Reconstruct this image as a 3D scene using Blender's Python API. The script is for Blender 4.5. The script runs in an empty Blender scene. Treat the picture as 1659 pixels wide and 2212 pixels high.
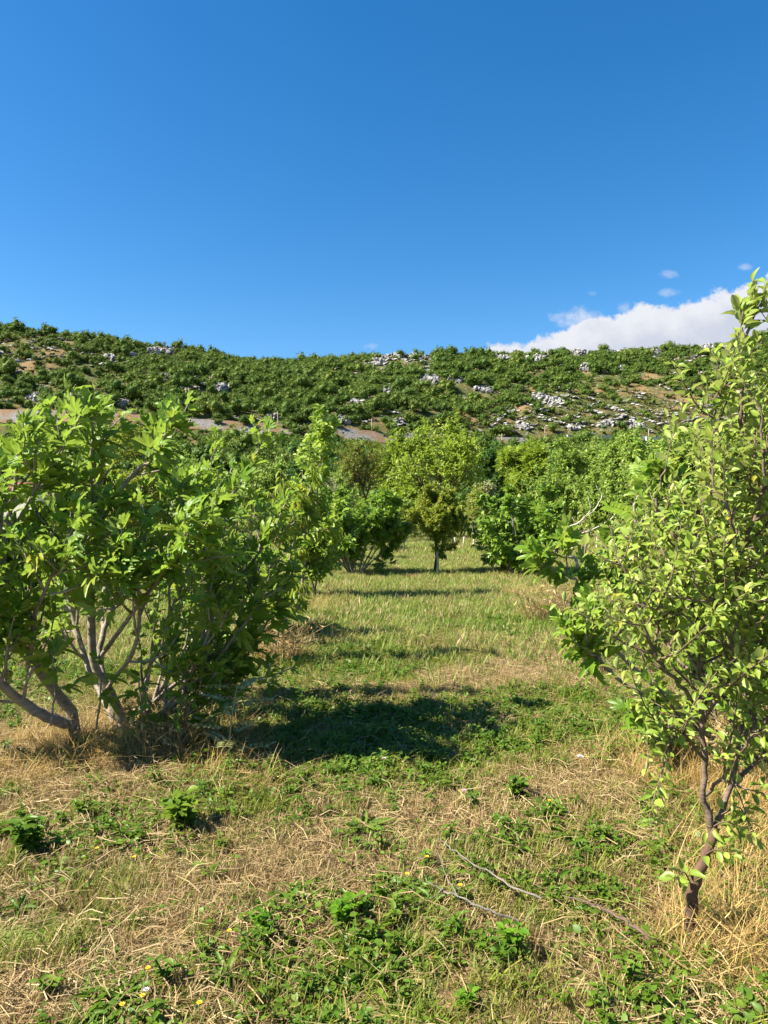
import bpy, math, random
import numpy as np
from mathutils import Vector

S = bpy.context.scene
COL = S.collection

# ------------------------------------------------------------------ camera
F = 1534.0            # focal length in the units of the 1659 px wide picture
CX, HY, EYE = 829.5, 1100.0, 1.6
cam_d = bpy.data.cameras.new("camera")
cam_d.sensor_fit = 'VERTICAL'
cam_d.sensor_height = 36.0
cam_d.lens = 36.0 * F / 2212.0
cam_d.clip_start = 0.05
cam_d.clip_end = 6000
cam = bpy.data.objects.new("camera", cam_d)
COL.objects.link(cam)
cam.location = (0, 0, EYE)
cam.rotation_euler = (math.radians(90 - math.degrees(math.atan(6.0 / F))), 0, 0)
S.camera = cam

# ------------------------------------------------------------------ light and exposure
SUN_AZ = math.radians(259)      # clockwise from +Y: behind the camera, to its left
SUN_EL = math.radians(45)
S.view_settings.view_transform = 'Standard'
S.view_settings.look = 'None'
S.view_settings.exposure = 1.7
S.view_settings.gamma = 1.0
sun_d = bpy.data.lights.new("sun", 'SUN')
sun_d.energy = 5.0
sun_d.angle = math.radians(0.5)
sun_d.color = (1.0, 0.93, 0.80)
sun = bpy.data.objects.new("sun", sun_d)
COL.objects.link(sun)
to_sun = Vector((math.sin(SUN_AZ) * math.cos(SUN_EL), math.cos(SUN_AZ) * math.cos(SUN_EL), math.sin(SUN_EL)))
sun.rotation_euler = to_sun.to_track_quat('Z', 'Y').to_euler()
S.cycles.max_bounces = 6
S.cycles.transparent_max_bounces = 8
S.cycles.diffuse_bounces = 3
S.cycles.glossy_bounces = 2
S.cycles.transmission_bounces = 4


class NT:
    """small helper to write node trees as expressions"""
    def __init__(self, tree):
        self.t = tree

    def n(self, kind, **kw):
        nd = self.t.nodes.new(kind)
        for k, v in kw.items():
            setattr(nd, k, v)
        return nd

    def set(self, sock, v):
        if isinstance(v, bpy.types.NodeSocket):
            self.t.links.new(v, sock)
        elif isinstance(v, (tuple, list)) and sock.type == 'RGBA' and len(v) == 3:
            sock.default_value = (*v, 1)
        else:
            sock.default_value = v

    def m(self, op, a, b=0.0, c=0.0, clamp=False):
        nd = self.n('ShaderNodeMath', operation=op, use_clamp=clamp)
        self.set(nd.inputs[0], a); self.set(nd.inputs[1], b); self.set(nd.inputs[2], c)
        return nd.outputs[0]

    def mix(self, f, a, b, blend='MIX'):
        nd = self.n('ShaderNodeMix', data_type='RGBA', blend_type=blend)
        self.set(nd.inputs[0], f); self.set(nd.inputs[6], a); self.set(nd.inputs[7], b)
        return nd.outputs[2]

    def noise(self, vec, scale, detail=2.0, rough=0.5, dim='3D'):
        nd = self.n('ShaderNodeTexNoise', noise_dimensions=dim)
        if vec is not None:
            self.set(nd.inputs['Vector'], vec)
        nd.inputs['Scale'].default_value = scale
        nd.inputs['Detail'].default_value = detail
        nd.inputs['Roughness'].default_value = rough
        return nd.outputs[0]

    def ramp(self, f, stops, interp='LINEAR'):
        nd = self.n('ShaderNodeValToRGB')
        cr = nd.color_ramp
        cr.interpolation = interp
        while len(cr.elements) < len(stops):
            cr.elements.new(0.5)
        for e, (p, c) in zip(cr.elements, stops):
            e.position = p
            e.color = (*c, 1) if len(c) == 3 else c
        self.set(nd.inputs[0], f)
        return nd.outputs[0]

    def smooth(self, x, lo, hi):
        nd = self.n('ShaderNodeMapRange', interpolation_type='SMOOTHSTEP')
        self.set(nd.inputs[0], x)
        self.set(nd.inputs[1], lo); self.set(nd.inputs[2], hi)
        return nd.outputs[0]


# ------------------------------------------------------------------ sky
world = bpy.data.worlds.new("World")
S.world = world
world.use_nodes = True
w = NT(world.node_tree)
world.node_tree.nodes.clear()
sky = w.n('ShaderNodeTexSky', sky_type='NISHITA')
sky.sun_disc = False
sky.sun_elevation = SUN_EL
sky.sun_rotation = SUN_AZ
sky.air_density = 1.0
sky.dust_density = 0.25
sky.ozone_density = 3.0
SKY_STRENGTH = 0.059
hs = w.n('ShaderNodeHueSaturation')
hs.inputs['Hue'].default_value = 0.5
hs.inputs['Saturation'].default_value = 1.36
hs.inputs['Value'].default_value = 1.0
w.set(hs.inputs['Color'], sky.outputs[0])
tc = w.n('ShaderNodeTexCoord')
sep = w.n('ShaderNodeSeparateXYZ')
w.set(sep.inputs[0], tc.outputs['Generated'])
ys = w.m('MAXIMUM', sep.outputs[1], 0.02)
cu = w.m('DIVIDE', sep.outputs[0], ys)
cv = w.m('DIVIDE', sep.outputs[2], ys)
comb = w.n('ShaderNodeCombineXYZ')
w.set(comb.inputs[0], cu); w.set(comb.inputs[1], cv)
p2 = comb.outputs[0]
# the cloud bank over the right ridge: its upper edge rises to the right, billows break it up
edge = w.n('ShaderNodeFloatCurve')
crv = edge.mapping.curves[0]
pts_c = [(0.0, 0.0), (0.11, 0.19), (0.14, 0.226), (0.17, 0.238), (0.22, 0.246), (0.27, 0.257), (0.30, 0.272), (0.36, 0.286),
         (0.40, 0.295), (0.46, 0.306), (0.52, 0.324), (0.62, 0.345), (1.0, 0.42)]
crv.points[0].location = pts_c[0]; crv.points[1].location = pts_c[-1]
for q in pts_c[1:-1]:
    crv.points.new(*q)
for q in crv.points:
    q.handle_type = 'AUTO'
edge.mapping.update()
w.set(edge.inputs['Value'], w.m('MAXIMUM', cu, 0.0))
n1 = w.noise(p2, 13.0, 7.0, 0.6)
n2 = w.noise(p2, 40.0, 6.0, 0.65)
bil = w.m('ADD', w.m('MULTIPLY', w.m('SUBTRACT', n1, 0.5), 0.085), w.m('MULTIPLY', w.m('SUBTRACT', n2, 0.5), 0.028))
dep = w.m('SUBTRACT', w.m('ADD', edge.outputs[0], bil), cv)          # how far below the cloud's edge
bank = w.smooth(dep, -0.002, 0.009)


def puff(px, py, rx, ry, hard):
    du = w.m('DIVIDE', w.m('SUBTRACT', cu, (px - CX) / F), rx / F)
    dv = w.m('DIVIDE', w.m('SUBTRACT', cv, (HY - py) / F), ry / F)
    r2 = w.m('ADD', w.m('MULTIPLY', du, du), w.m('MULTIPLY', dv, dv))
    fall = w.m('SUBTRACT', 1.0, r2)
    k = w.m('ADD', fall, w.m('ADD', w.m('MULTIPLY', w.m('SUBTRACT', n2, 0.5), 3.6), w.m('MULTIPLY', w.m('SUBTRACT', n1, 0.5), 2.0)))
    return w.m('MULTIPLY', w.smooth(k, -0.1, 1.7), hard)


mask = bank
for a in ((1250, 690, 70, 26, 0.75), (1350, 668, 22, 20, 0.45), (1445, 594, 26, 11, 0.4), (1447, 633, 30, 13, 0.42),
          (1606, 578, 22, 9, 0.4), (1278, 634, 14, 6, 0.2), (800, 749, 22, 8, 0.25)):
    mask = w.m('MAXIMUM', mask, puff(*a))
shade = w.smooth(w.m('ADD', dep, w.m('MULTIPLY', w.m('SUBTRACT', w.noise(p2, 24.0, 4.0, 0.55), 0.5), 0.10)), 0.0, 0.075)
ccol = w.mix(shade, (0.90, 0.92, 0.98), (0.66, 0.71, 0.83))
csc = w.n('ShaderNodeVectorMath', operation='SCALE')
w.set(csc.inputs[0], ccol)
csc.inputs['Scale'].default_value = 0.295 / SKY_STRENGTH
final = w.mix(mask, hs.outputs[0], csc.outputs[0])
bg = w.n('ShaderNodeBackground')
bg.inputs['Strength'].default_value = SKY_STRENGTH
w.set(bg.inputs['Color'], final)
wo = w.n('ShaderNodeOutputWorld')
w.set(wo.inputs['Surface'], bg.outputs[0])

# ------------------------------------------------------------------ helpers
UP = np.array([0.0, 0.0, 1.0])
RNG = np.random.default_rng(7)


def at(px, py, Y):
    """the point that the photograph shows at px, py, Y metres ahead"""
    return np.array([(px - CX) / F * Y, Y, EYE + (HY - py) / F * Y])


def unit(v):
    v = np.asarray(v, float)
    return v / np.maximum(np.linalg.norm(v, axis=-1, keepdims=True), 1e-9)


def hash2(ix, iy, seed):
    h = (ix.astype(np.int64) * 374761393 + iy.astype(np.int64) * 668265263 + seed * 974634777) & 0x7fffffff
    h = ((h ^ (h >> 13)) * 1274126177) & 0x7fffffff
    return ((h ^ (h >> 16)) & 0xffff) / 65535.0


def vnoise(x, y, seed=0):
    x = np.asarray(x, float); y = np.asarray(y, float)
    ix = np.floor(x); iy = np.floor(y)
    fx = x - ix; fy = y - iy
    fx = fx * fx * (3 - 2 * fx); fy = fy * fy * (3 - 2 * fy)
    a = hash2(ix, iy, seed); b = hash2(ix + 1, iy, seed)
    c = hash2(ix, iy + 1, seed); d = hash2(ix + 1, iy + 1, seed)
    return (a * (1 - fx) + b * fx) * (1 - fy) + (c * (1 - fx) + d * fx) * fy


def fbm(x, y, seed=0, oct=4):
    s = 0.0; a = 0.5; t = 0.0
    for k in range(oct):
        s = s + a * vnoise(x * 2 ** k, y * 2 ** k, seed + k); t += a; a *= 0.5
    return s / t


def mesh_np(name, V, polys, mats, smooth=True, mat_idx=None):
    """a mesh from a vertex array and a list of face arrays (each with one face size)"""
    me = bpy.data.meshes.new(name)
    V = np.asarray(V, np.float32)
    polys = [np.asarray(p, np.int32) for p in polys if len(p)]
    loops = np.concatenate([p.ravel() for p in polys])
    sizes = np.concatenate([np.full(len(p), p.shape[1], np.int32) for p in polys])
    starts = np.concatenate([[0], np.cumsum(sizes)[:-1]]).astype(np.int32)
    me.vertices.add(len(V)); me.vertices.foreach_set('co', V.ravel())
    me.loops.add(len(loops)); me.loops.foreach_set('vertex_index', loops)
    me.polygons.add(len(sizes)); me.polygons.foreach_set('loop_start', starts)
    me.polygons.foreach_set('loop_total', sizes)
    for mt in (mats if isinstance(mats, (list, tuple)) else [mats]):
        me.materials.append(mt)
    if mat_idx is not None:
        me.polygons.foreach_set('material_index', np.asarray(mat_idx, np.int32))
    me.polygons.foreach_set('use_smooth', np.full(len(sizes), smooth, bool))
    me.update(calc_edges=True)
    me.validate()
    return me


class MB:
    """collects triangles and quads for ONE mesh"""
    def __init__(self):
        self.V = []; self.T = []; self.Q = []; self.n = 0; self.ti = []; self.qi = []

    def add(self, V, T=None, Q=None, mi=0):
        V = np.asarray(V, float).reshape(-1, 3)
        if T is not None and len(T):
            T = np.asarray(T).reshape(-1, 3); self.T.append(T + self.n); self.ti.append(np.full(len(T), mi))
        if Q is not None and len(Q):
            Q = np.asarray(Q).reshape(-1, 4); self.Q.append(Q + self.n); self.qi.append(np.full(len(Q), mi))
        self.V.append(V); self.n += len(V)

    def tube(self, P, R, sides=6, cap=True, mi=0):
        P = np.asarray(P, float); R = np.asarray(R, float); n = len(P)
        t = np.gradient(P, axis=0); t = unit(t)
        ref = np.array([0.31, 0.17, 0.93]) if abs(t[0][2]) < 0.8 else np.array([0.97, 0.2, 0.1])
        u = unit(np.cross(t, ref)); v = np.cross(t, u)
        a = np.arange(sides) / sides * 2 * np.pi
        ring = P[:, None, :] + R[:, None, None] * (np.cos(a)[None, :, None] * u[:, None, :] + np.sin(a)[None, :, None] * v[:, None, :])
        i = np.arange(n - 1)[:, None] * sides; j = np.arange(sides)[None, :]; k = (j + 1) % sides
        Q = np.stack([i + j, i + k, i + sides + k, i + sides + j], -1).reshape(-1, 4)
        V = ring.reshape(-1, 3)
        T = []
        if cap:
            V = np.vstack([V, P[-1] + t[-1] * R[-1] * 0.6])
            e = (n - 1) * sides
            T = [(e + q, e + (q + 1) % sides, len(V) - 1) for q in range(sides)]
        self.add(V, T, Q, mi)

    def box(self, c, s, mi=0, rz=0.0):
        c = np.asarray(c, float); s = np.asarray(s, float) / 2
        V = np.array([(x, y, z) for x in (-1, 1) for y in (-1, 1) for z in (-1, 1)], float) * s
        if rz:
            ca, sa = math.cos(rz), math.sin(rz)
            V = np.stack([V[:, 0] * ca - V[:, 1] * sa, V[:, 0] * sa + V[:, 1] * ca, V[:, 2]], -1)
        self.add(V + c, None, [(0, 1, 3, 2), (4, 6, 7, 5), (0, 4, 5, 1), (2, 3, 7, 6), (0, 2, 6, 4), (1, 5, 7, 3)], mi)

    def stamp(self, tmpl, pos, X, Y, Z, size, mi=0):
        """many transformed copies of a small template (verts, tris)"""
        TV, TT = tmpl
        pos = np.asarray(pos, float)
        if not len(pos):
            return
        size = np.asarray(size, float).reshape(-1, 1, 1)
        V = (TV[None, :, 0:1] * X[:, None, :] + TV[None, :, 1:2] * Y[:, None, :] + TV[None, :, 2:3] * Z[:, None, :]) * size + pos[:, None, :]
        off = (np.arange(len(pos)) * len(TV))[:, None, None]
        self.add(V.reshape(-1, 3), (TT[None] + off).reshape(-1, 3), None, mi)

    def mesh(self, name, mats, smooth=True):
        idx = None
        polys = []
        if self.T: polys.append(np.concatenate(self.T))
        if self.Q: polys.append(np.concatenate(self.Q))
        if isinstance(mats, (list, tuple)) and len(mats) > 1:
            idx = np.concatenate(([np.concatenate(self.ti)] if self.T else []) + ([np.concatenate(self.qi)] if self.Q else []))
        return mesh_np(name, np.concatenate(self.V), polys, mats, smooth, idx)

    def build(self, name, mats, parent=None, smooth=True):
        return link(name, self.mesh(name, mats, smooth), parent)


def link(name, me, parent=None):
    o = bpy.data.objects.new(name, me)
    COL.objects.link(o)
    if parent is not None:
        o.parent = parent
    return o


def tag(o, label, cat, group=None):
    o['label'] = label; o['category'] = cat
    if group: o['group'] = group
    return o


def kind(o, k, label=None):
    o['kind'] = k
    if label: o['label'] = label
    return o


def thing(name, loc, label, cat, group=None):
    o = bpy.data.objects.new(name, None)
    o.empty_display_size = 0.1
    COL.objects.link(o)
    o.location = tuple(loc)
    return tag(o, label, cat, group)


# ------------------------------------------------------------------ materials
def new_mat(name):
    m = bpy.data.materials.new(name)
    m.use_nodes = True
    m.node_tree.nodes.clear()
    t = NT(m.node_tree)
    out = t.n('ShaderNodeOutputMaterial')
    return m, t, out


def bsdf(t, col, rough=0.6, spec=0.4, normal=None):
    b = t.n('ShaderNodeBsdfPrincipled')
    t.set(b.inputs['Base Color'], col)
    t.set(b.inputs['Roughness'], rough)
    b.inputs['Specular IOR Level'].default_value = spec
    if normal is not None:
        t.set(b.inputs['Normal'], normal)
    return b


def bump(t, h, strength, dist):
    b = t.n('ShaderNodeBump')
    b.inputs['Strength'].default_value = strength
    b.inputs['Distance'].default_value = dist
    t.set(b.inputs['Height'], h)
    return b.outputs[0]


def leaf_mat(name, stops, under=None, trans=0.35, tcol=None, rough=0.45, spec=0.25, per_object=False):
    """leaf blade: every leaf its own tint, a paler underside, light shining through"""
    m, t, out = new_mat(name)
    if 'straw' not in name and name != 'dead_leaf':
        warm = lambda c: (c[0] * 1.55, c[1] * 1.27, c[2] * 1.0)
        stops = [(p, warm(c)) for p, c in stops]
        under = warm(under) if under else None
    g = t.n('ShaderNodeNewGeometry')
    r = g.outputs['Random Per Island']
    if per_object:
        oi = t.n('ShaderNodeObjectInfo')
        r = t.m('ADD', t.m('MULTIPLY', r, 0.5), t.m('MULTIPLY', oi.outputs['Random'], 0.5))
    c = t.ramp(r, stops)
    tcn = t.n('ShaderNodeTexCoord')
    nz = t.noise(tcn.outputs['Object'], 30.0, 2.0)
    c = t.mix(t.m('MULTIPLY', nz, 0.35), c, tuple(0.6 * x for x in stops[0][1]))
    if under:
        c2 = t.mix(t.m('MULTIPLY', r, 0.5), under, c)
        c = t.mix(g.outputs['Backfacing'], c, c2)
    b = bsdf(t, c, rough, spec)
    tr = t.n('ShaderNodeBsdfTranslucent')
    base = tcol or tuple(min(1, 1.7 * x) for x in stops[len(stops) // 2][1])
    t.set(tr.inputs['Color'], t.mix(0.5, c, base))
    mx = t.n('ShaderNodeMixShader')
    mx.inputs[0].default_value = trans
    t.set(mx.inputs[1], b.outputs[0]); t.set(mx.inputs[2], tr.outputs[0])
    t.set(out.inputs['Surface'], mx.outputs[0])
    return m


def bark_mat(name, c1, c2, scale=18.0, rings=True):
    m, t, out = new_mat(name)
    tcn = t.n('ShaderNodeTexCoord')
    mp = t.n('ShaderNodeMapping')
    t.set(mp.inputs[0], tcn.outputs['Object'])
    mp.inputs['Scale'].default_value = (1, 1, 2.6 if rings else 0.4)
    n_ = t.noise(mp.outputs[0], scale, 5.0, 0.65)
    n3 = t.noise(tcn.outputs['Object'], scale * 0.25, 3.0)
    c = t.ramp(t.m('ADD', t.m('MULTIPLY', n_, 0.65), t.m('MULTIPLY', n3, 0.35)), [(0.36, c1), (0.62, c2)])
    b = bsdf(t, c, 0.8, 0.25, bump(t, n_, 0.6, 0.01))
    t.set(out.inputs['Surface'], b.outputs[0])
    return m


M = {}
M['fig_leaf'] = leaf_mat('fig_leaf', [(0, (0.055, 0.135, 0.014)), (0.45, (0.085, 0.19, 0.018)), (0.85, (0.13, 0.24, 0.028)), (1, (0.22, 0.26, 0.03))],
                         under=(0.17, 0.27, 0.07), trans=0.38, rough=0.42)
M['fig_leaf_far'] = leaf_mat('fig_leaf_far', [(0, (0.06, 0.15, 0.017)), (0.5, (0.10, 0.205, 0.022)), (1, (0.15, 0.255, 0.034))],
                             under=(0.11, 0.20, 0.05), trans=0.3, rough=0.4)
M['apple_leaf'] = leaf_mat('apple_leaf', [(0, (0.09, 0.175, 0.024)), (0.5, (0.14, 0.235, 0.04)), (0.985, (0.20, 0.29, 0.065)), (1, (0.30, 0.29, 0.05))],
                           under=(0.25, 0.34, 0.14), trans=0.3, rough=0.4)
M['pear_leaf'] = leaf_mat('pear_leaf', [(0, (0.065, 0.155, 0.018)), (0.5, (0.115, 0.225, 0.03)), (1, (0.20, 0.29, 0.055))],
                          under=(0.20, 0.29, 0.10), trans=0.34)
M['oak_leaf'] = leaf_mat('oak_leaf', [(0, (0.09, 0.19, 0.02)), (0.5, (0.14, 0.26, 0.03)), (1, (0.22, 0.32, 0.05))],
                         under=(0.19, 0.28, 0.09), trans=0.45)
M['walnut_leaf'] = leaf_mat('walnut_leaf', [(0, (0.09, 0.175, 0.02)), (0.5, (0.14, 0.24, 0.03)), (1, (0.22, 0.29, 0.045))], trans=0.36)
M['plum_leaf'] = leaf_mat('plum_leaf', [(0, (0.08, 0.15, 0.016)), (0.55, (0.13, 0.205, 0.026)), (0.85, (0.18, 0.25, 0.034)), (1, (0.24, 0.24, 0.034))], trans=0.36)
M['brown_leaf'] = leaf_mat('brown_leaf', [(0, (0.055, 0.10, 0.014)), (0.6, (0.10, 0.155, 0.02)), (1, (0.17, 0.12, 0.03))], trans=0.3)
M['yellow_leaf'] = leaf_mat('yellow_leaf', [(0, (0.07, 0.16, 0.018)), (0.55, (0.11, 0.20, 0.022)), (0.8, (0.17, 0.24, 0.025)), (1, (0.30, 0.30, 0.03))], trans=0.42)
M['dead_leaf'] = leaf_mat('dead_leaf', [(0, (0.16, 0.07, 0.03)), (1, (0.27, 0.13, 0.05))], trans=0.2, rough=0.7)
M['silver_leaf'] = leaf_mat('silver_leaf', [(0, (0.14, 0.20, 0.10)), (0.5, (0.22, 0.29, 0.17)), (1, (0.36, 0.42, 0.28))], trans=0.25)
M['dark_leaf'] = leaf_mat('dark_leaf', [(0, (0.02, 0.07, 0.016)), (0.5, (0.035, 0.10, 0.02)), (1, (0.065, 0.15, 0.028))], trans=0.25)
M['scrub'] = leaf_mat('scrub', [(0, (0.028, 0.072, 0.014)), (0.35, (0.052, 0.110, 0.020)), (0.7, (0.085, 0.148, 0.027)), (1, (0.135, 0.170, 0.038))],
                      trans=0.2, rough=0.6, spec=0.15, per_object=True)
M['scrub_dry'] = leaf_mat('scrub_dry', [(0, (0.04, 0.062, 0.014)), (0.5, (0.07, 0.085, 0.022)), (1, (0.125, 0.105, 0.035))], trans=0.2, rough=0.7, spec=0.1, per_object=True)
M['straw'] = leaf_mat('straw', [(0, (0.16, 0.10, 0.043)), (0.5, (0.38, 0.275, 0.125)), (1, (0.63, 0.495, 0.265))], trans=0.25, rough=0.55, spec=0.3, per_object=True)
M['tall_straw'] = leaf_mat('tall_straw', [(0, (0.30, 0.19, 0.06)), (0.5, (0.48, 0.33, 0.11)), (1, (0.60, 0.46, 0.19))], trans=0.25, rough=0.55, spec=0.3, per_object=True)
M['grass'] = leaf_mat('grass', [(0, (0.075, 0.125, 0.02)), (0.5, (0.125, 0.175, 0.03)), (1, (0.21, 0.23, 0.055))], trans=0.35, rough=0.5, per_object=True)
M['lane_grass'] = leaf_mat('lane_grass', [(0, (0.08, 0.15, 0.034)), (0.5, (0.145, 0.215, 0.058)), (1, (0.25, 0.29, 0.09))], trans=0.4, rough=0.5, per_object=True)
M['weed'] = leaf_mat('weed', [(0, (0.04, 0.105, 0.012)), (0.5, (0.07, 0.15, 0.017)), (1, (0.12, 0.20, 0.024))], trans=0.35, rough=0.45, per_object=True)
M['bright_weed'] = leaf_mat('bright_weed', [(0, (0.05, 0.15, 0.012)), (0.5, (0.08, 0.20, 0.016)), (1, (0.12, 0.25, 0.024))], trans=0.4, rough=0.42)
M['fig_bark'] = bark_mat('fig_bark', (0.13, 0.105, 0.08), (0.33, 0.28, 0.22), 16.0)
M['fig_shoot'] = bark_mat('fig_shoot', (0.34, 0.22, 0.09), (0.44, 0.34, 0.15), 20.0)
M['apple_bark'] = bark_mat('apple_bark', (0.075, 0.05, 0.036), (0.19, 0.135, 0.10), 22.0)
M['apple_base'] = bark_mat('apple_base', (0.04, 0.026, 0.018), (0.15, 0.085, 0.052), 26.0, False)
M['grey_bark'] = bark_mat('grey_bark', (0.12, 0.095, 0.07), (0.29, 0.24, 0.185), 12.0, False)
M['dark_bark'] = bark_mat('dark_bark', (0.035, 0.026, 0.018), (0.10, 0.075, 0.055), 10.0, False)
M['pale_bark'] = bark_mat('pale_bark', (0.38, 0.33, 0.26), (0.60, 0.54, 0.45), 12.0)
M['stake_wood'] = bark_mat('stake_wood', (0.34, 0.29, 0.22), (0.54, 0.48, 0.38), 10.0, False)
M['dead_wood'] = bark_mat('dead_wood', (0.10, 0.09, 0.075), (0.21, 0.19, 0.16), 30.0, False)
M['dark_stick'] = bark_mat('dark_stick', (0.07, 0.04, 0.035), (0.17, 0.11, 0.09), 30.0)
M['pole_wood'] = bark_mat('pole_wood', (0.30, 0.24, 0.16), (0.46, 0.38, 0.27), 2.0, False)


def simple_mat(name, c, rough=0.7, var=0.25, scale=6.0, emit=None):
    m, t, out = new_mat(name)
    tcn = t.n('ShaderNodeTexCoord')
    n_ = t.noise(tcn.outputs['Object'], scale, 4.0, 0.6)
    col = t.mix(n_, tuple(x * (1 - var) for x in c), tuple(min(1, x * (1 + var)) for x in c))
    b = bsdf(t, col, rough, 0.3, bump(t, n_, 0.3, 0.02))
    t.set(out.inputs['Surface'], b.outputs[0])
    return m


M['petal_yellow'] = simple_mat('petal_yellow', (0.80, 0.52, 0.02), 0.5, 0.1, 40)
M['petal_white'] = simple_mat('petal_white', (0.50, 0.50, 0.45), 0.5, 0.05, 40)
M['petal_pink'] = simple_mat('petal_pink', (0.55, 0.30, 0.45), 0.5, 0.1, 40)
M['stem_green'] = simple_mat('stem_green', (0.12, 0.20, 0.04), 0.6, 0.2, 30)
M['plaster'] = simple_mat('plaster', (0.62, 0.58, 0.52), 0.9, 0.12, 1.5)
M['window_dark'] = simple_mat('window_dark', (0.03, 0.035, 0.04), 0.15, 0.1, 2)
M['stone_wall'] = simple_mat('stone_wall', (0.52, 0.50, 0.46), 0.9, 0.3, 3)
M['concrete'] = simple_mat('concrete', (0.46, 0.45, 0.44), 0.9, 0.15, 1)
M['fruit'] = simple_mat('fruit', (0.20, 0.30, 0.06), 0.5, 0.1, 30)


def roof_mat():
    m, t, out = new_mat('roof_tiles')
    tcn = t.n('ShaderNodeTexCoord')
    v = t.n('ShaderNodeTexVoronoi')
    v.inputs['Scale'].default_value = 2.5
    t.set(v.inputs['Vector'], tcn.outputs['Object'])
    c = t.ramp(v.outputs['Color'], [(0.1, (0.10, 0.030, 0.018)), (0.6, (0.19, 0.058, 0.034)), (0.95, (0.28, 0.13, 0.08))])
    b = bsdf(t, c, 0.85, 0.2, bump(t, v.outputs['Distance'], 0.5, 0.05))
    t.set(out.inputs['Surface'], b.outputs[0])
    return m


M['roof'] = roof_mat()


def ground_mat():
    m, t, out = new_mat('meadow_soil')
    tcn = t.n('ShaderNodeTexCoord')
    P = tcn.outputs['Object']
    fine = t.noise(P, 55.0, 4.0, 0.7)
    mid = t.noise(P, 6.0, 4.0, 0.6)
    big = t.noise(P, 0.8, 4.0, 0.6)
    sp = t.n('ShaderNodeSeparateXYZ'); t.set(sp.inputs[0], P)
    away = t.smooth(sp.outputs[1], 6.0, 14.0)          # the mown lane is paler than the trampled edge of the field
    soil = t.ramp(fine, [(0.3, (0.055, 0.035, 0.018)), (0.5, (0.16, 0.105, 0.05)), (0.72, (0.34, 0.24, 0.12))])
    green = t.ramp(fine, [(0.3, (0.045, 0.085, 0.016)), (0.55, (0.12, 0.17, 0.035)), (0.75, (0.24, 0.26, 0.08))])
    f = t.smooth(t.m('ADD', t.m('MULTIPLY', mid, 0.6), t.m('MULTIPLY', big, 0.4)), 0.42, 0.60)
    c = t.mix(f, soil, green)
    c = t.mix(away, c, t.mix(f, (0.38, 0.33, 0.14), (0.22, 0.27, 0.07)))
    b = bsdf(t, c, 0.95, 0.1, bump(t, t.m('ADD', fine, mid), 0.7, 0.03))
    t.set(out.inputs['Surface'], b.outputs[0])
    return m


def hill_mat():
    m, t, out = new_mat('hill_slope')
    tcn = t.n('ShaderNodeTexCoord')
    P = tcn.outputs['Object']
    a = t.noise(P, 0.35, 5.0, 0.65)
    b_ = t.noise(P, 0.06, 4.0, 0.6)
    f = t.noise(P, 2.2, 4.0, 0.7)
    earth = t.ramp(f, [(0.3, (0.12, 0.075, 0.033)), (0.55, (0.22, 0.145, 0.07)), (0.75, (0.33, 0.24, 0.13))])
    olive = t.ramp(f, [(0.3, (0.045, 0.065, 0.016)), (0.7, (0.12, 0.12, 0.038))])
    c = t.mix(t.smooth(t.m('ADD', t.m('MULTIPLY', a, 0.5), t.m('MULTIPLY', b_, 0.5)), 0.39, 0.52), earth, olive)
    rock = t.ramp(f, [(0.3, (0.16, 0.155, 0.14)), (0.7, (0.34, 0.33, 0.30))])
    c = t.mix(t.smooth(a, 0.60, 0.66), c, rock)
    sh = bsdf(t, c, 0.95, 0.1, bump(t, t.m('ADD', a, f), 0.8, 0.5))
    t.set(out.inputs['Surface'], sh.outputs[0])
    return m


def rock_mat():
    m, t, out = new_mat('limestone')
    tcn = t.n('ShaderNodeTexCoord')
    P = tcn.outputs['Object']
    a = t.noise(P, 0.7, 6.0, 0.7)
    v = t.n('ShaderNodeTexVoronoi', feature='DISTANCE_TO_EDGE')
    v.inputs['Scale'].default_value = 0.55
    t.set(v.inputs['Vector'], P)
    c = t.ramp(a, [(0.30, (0.15, 0.145, 0.135)), (0.48, (0.29, 0.28, 0.26)), (0.7, (0.44, 0.425, 0.395))])
    crack = t.smooth(v.outputs['Distance'], 0.0, 0.10)
    c = t.mix(crack, (0.09, 0.085, 0.08), c)
    b = bsdf(t, c, 0.95, 0.1, bump(t, t.m('ADD', a, crack), 0.8, 0.4))
    t.set(out.inputs['Surface'], b.outputs[0])
    return m


def gravel_mat(name, c1, c2, brown):
    m, t, out = new_mat(name)
    tcn = t.n('ShaderNodeTexCoord')
    P = tcn.outputs['Object']
    f = t.noise(P, 1.6, 5.0, 0.75)
    g = t.noise(P, 0.09, 3.0, 0.55)
    c = t.ramp(f, [(0.32, c1), (0.62, c2)])
    c = t.mix(t.smooth(g, 0.45, 0.56), c, brown)
    b = bsdf(t, c, 0.95, 0.1, bump(t, f, 0.8, 0.3))
    t.set(out.inputs['Surface'], b.outputs[0])
    return m


M['ground'] = ground_mat()
M['hill'] = hill_mat()
M['rock'] = rock_mat()
M['road'] = gravel_mat('gravel_track', (0.11, 0.08, 0.055), (0.25, 0.185, 0.125), (0.20, 0.12, 0.06))
M['scree'] = gravel_mat('scree', (0.09, 0.086, 0.08), (0.24, 0.225, 0.205), (0.18, 0.115, 0.065))


# ------------------------------------------------------------------ ground
def gz(x, y):
    x = np.asarray(x, float); y = np.asarray(y, float)
    near = np.exp(-(x * x + y * y) / 900.0)
    return near * ((fbm(x * 0.7 + 9, y * 0.7, 3, 3) - 0.5) * 0.10 + (vnoise(x * 3.1, y * 3.1, 5) - 0.5) * 0.03)


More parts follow.
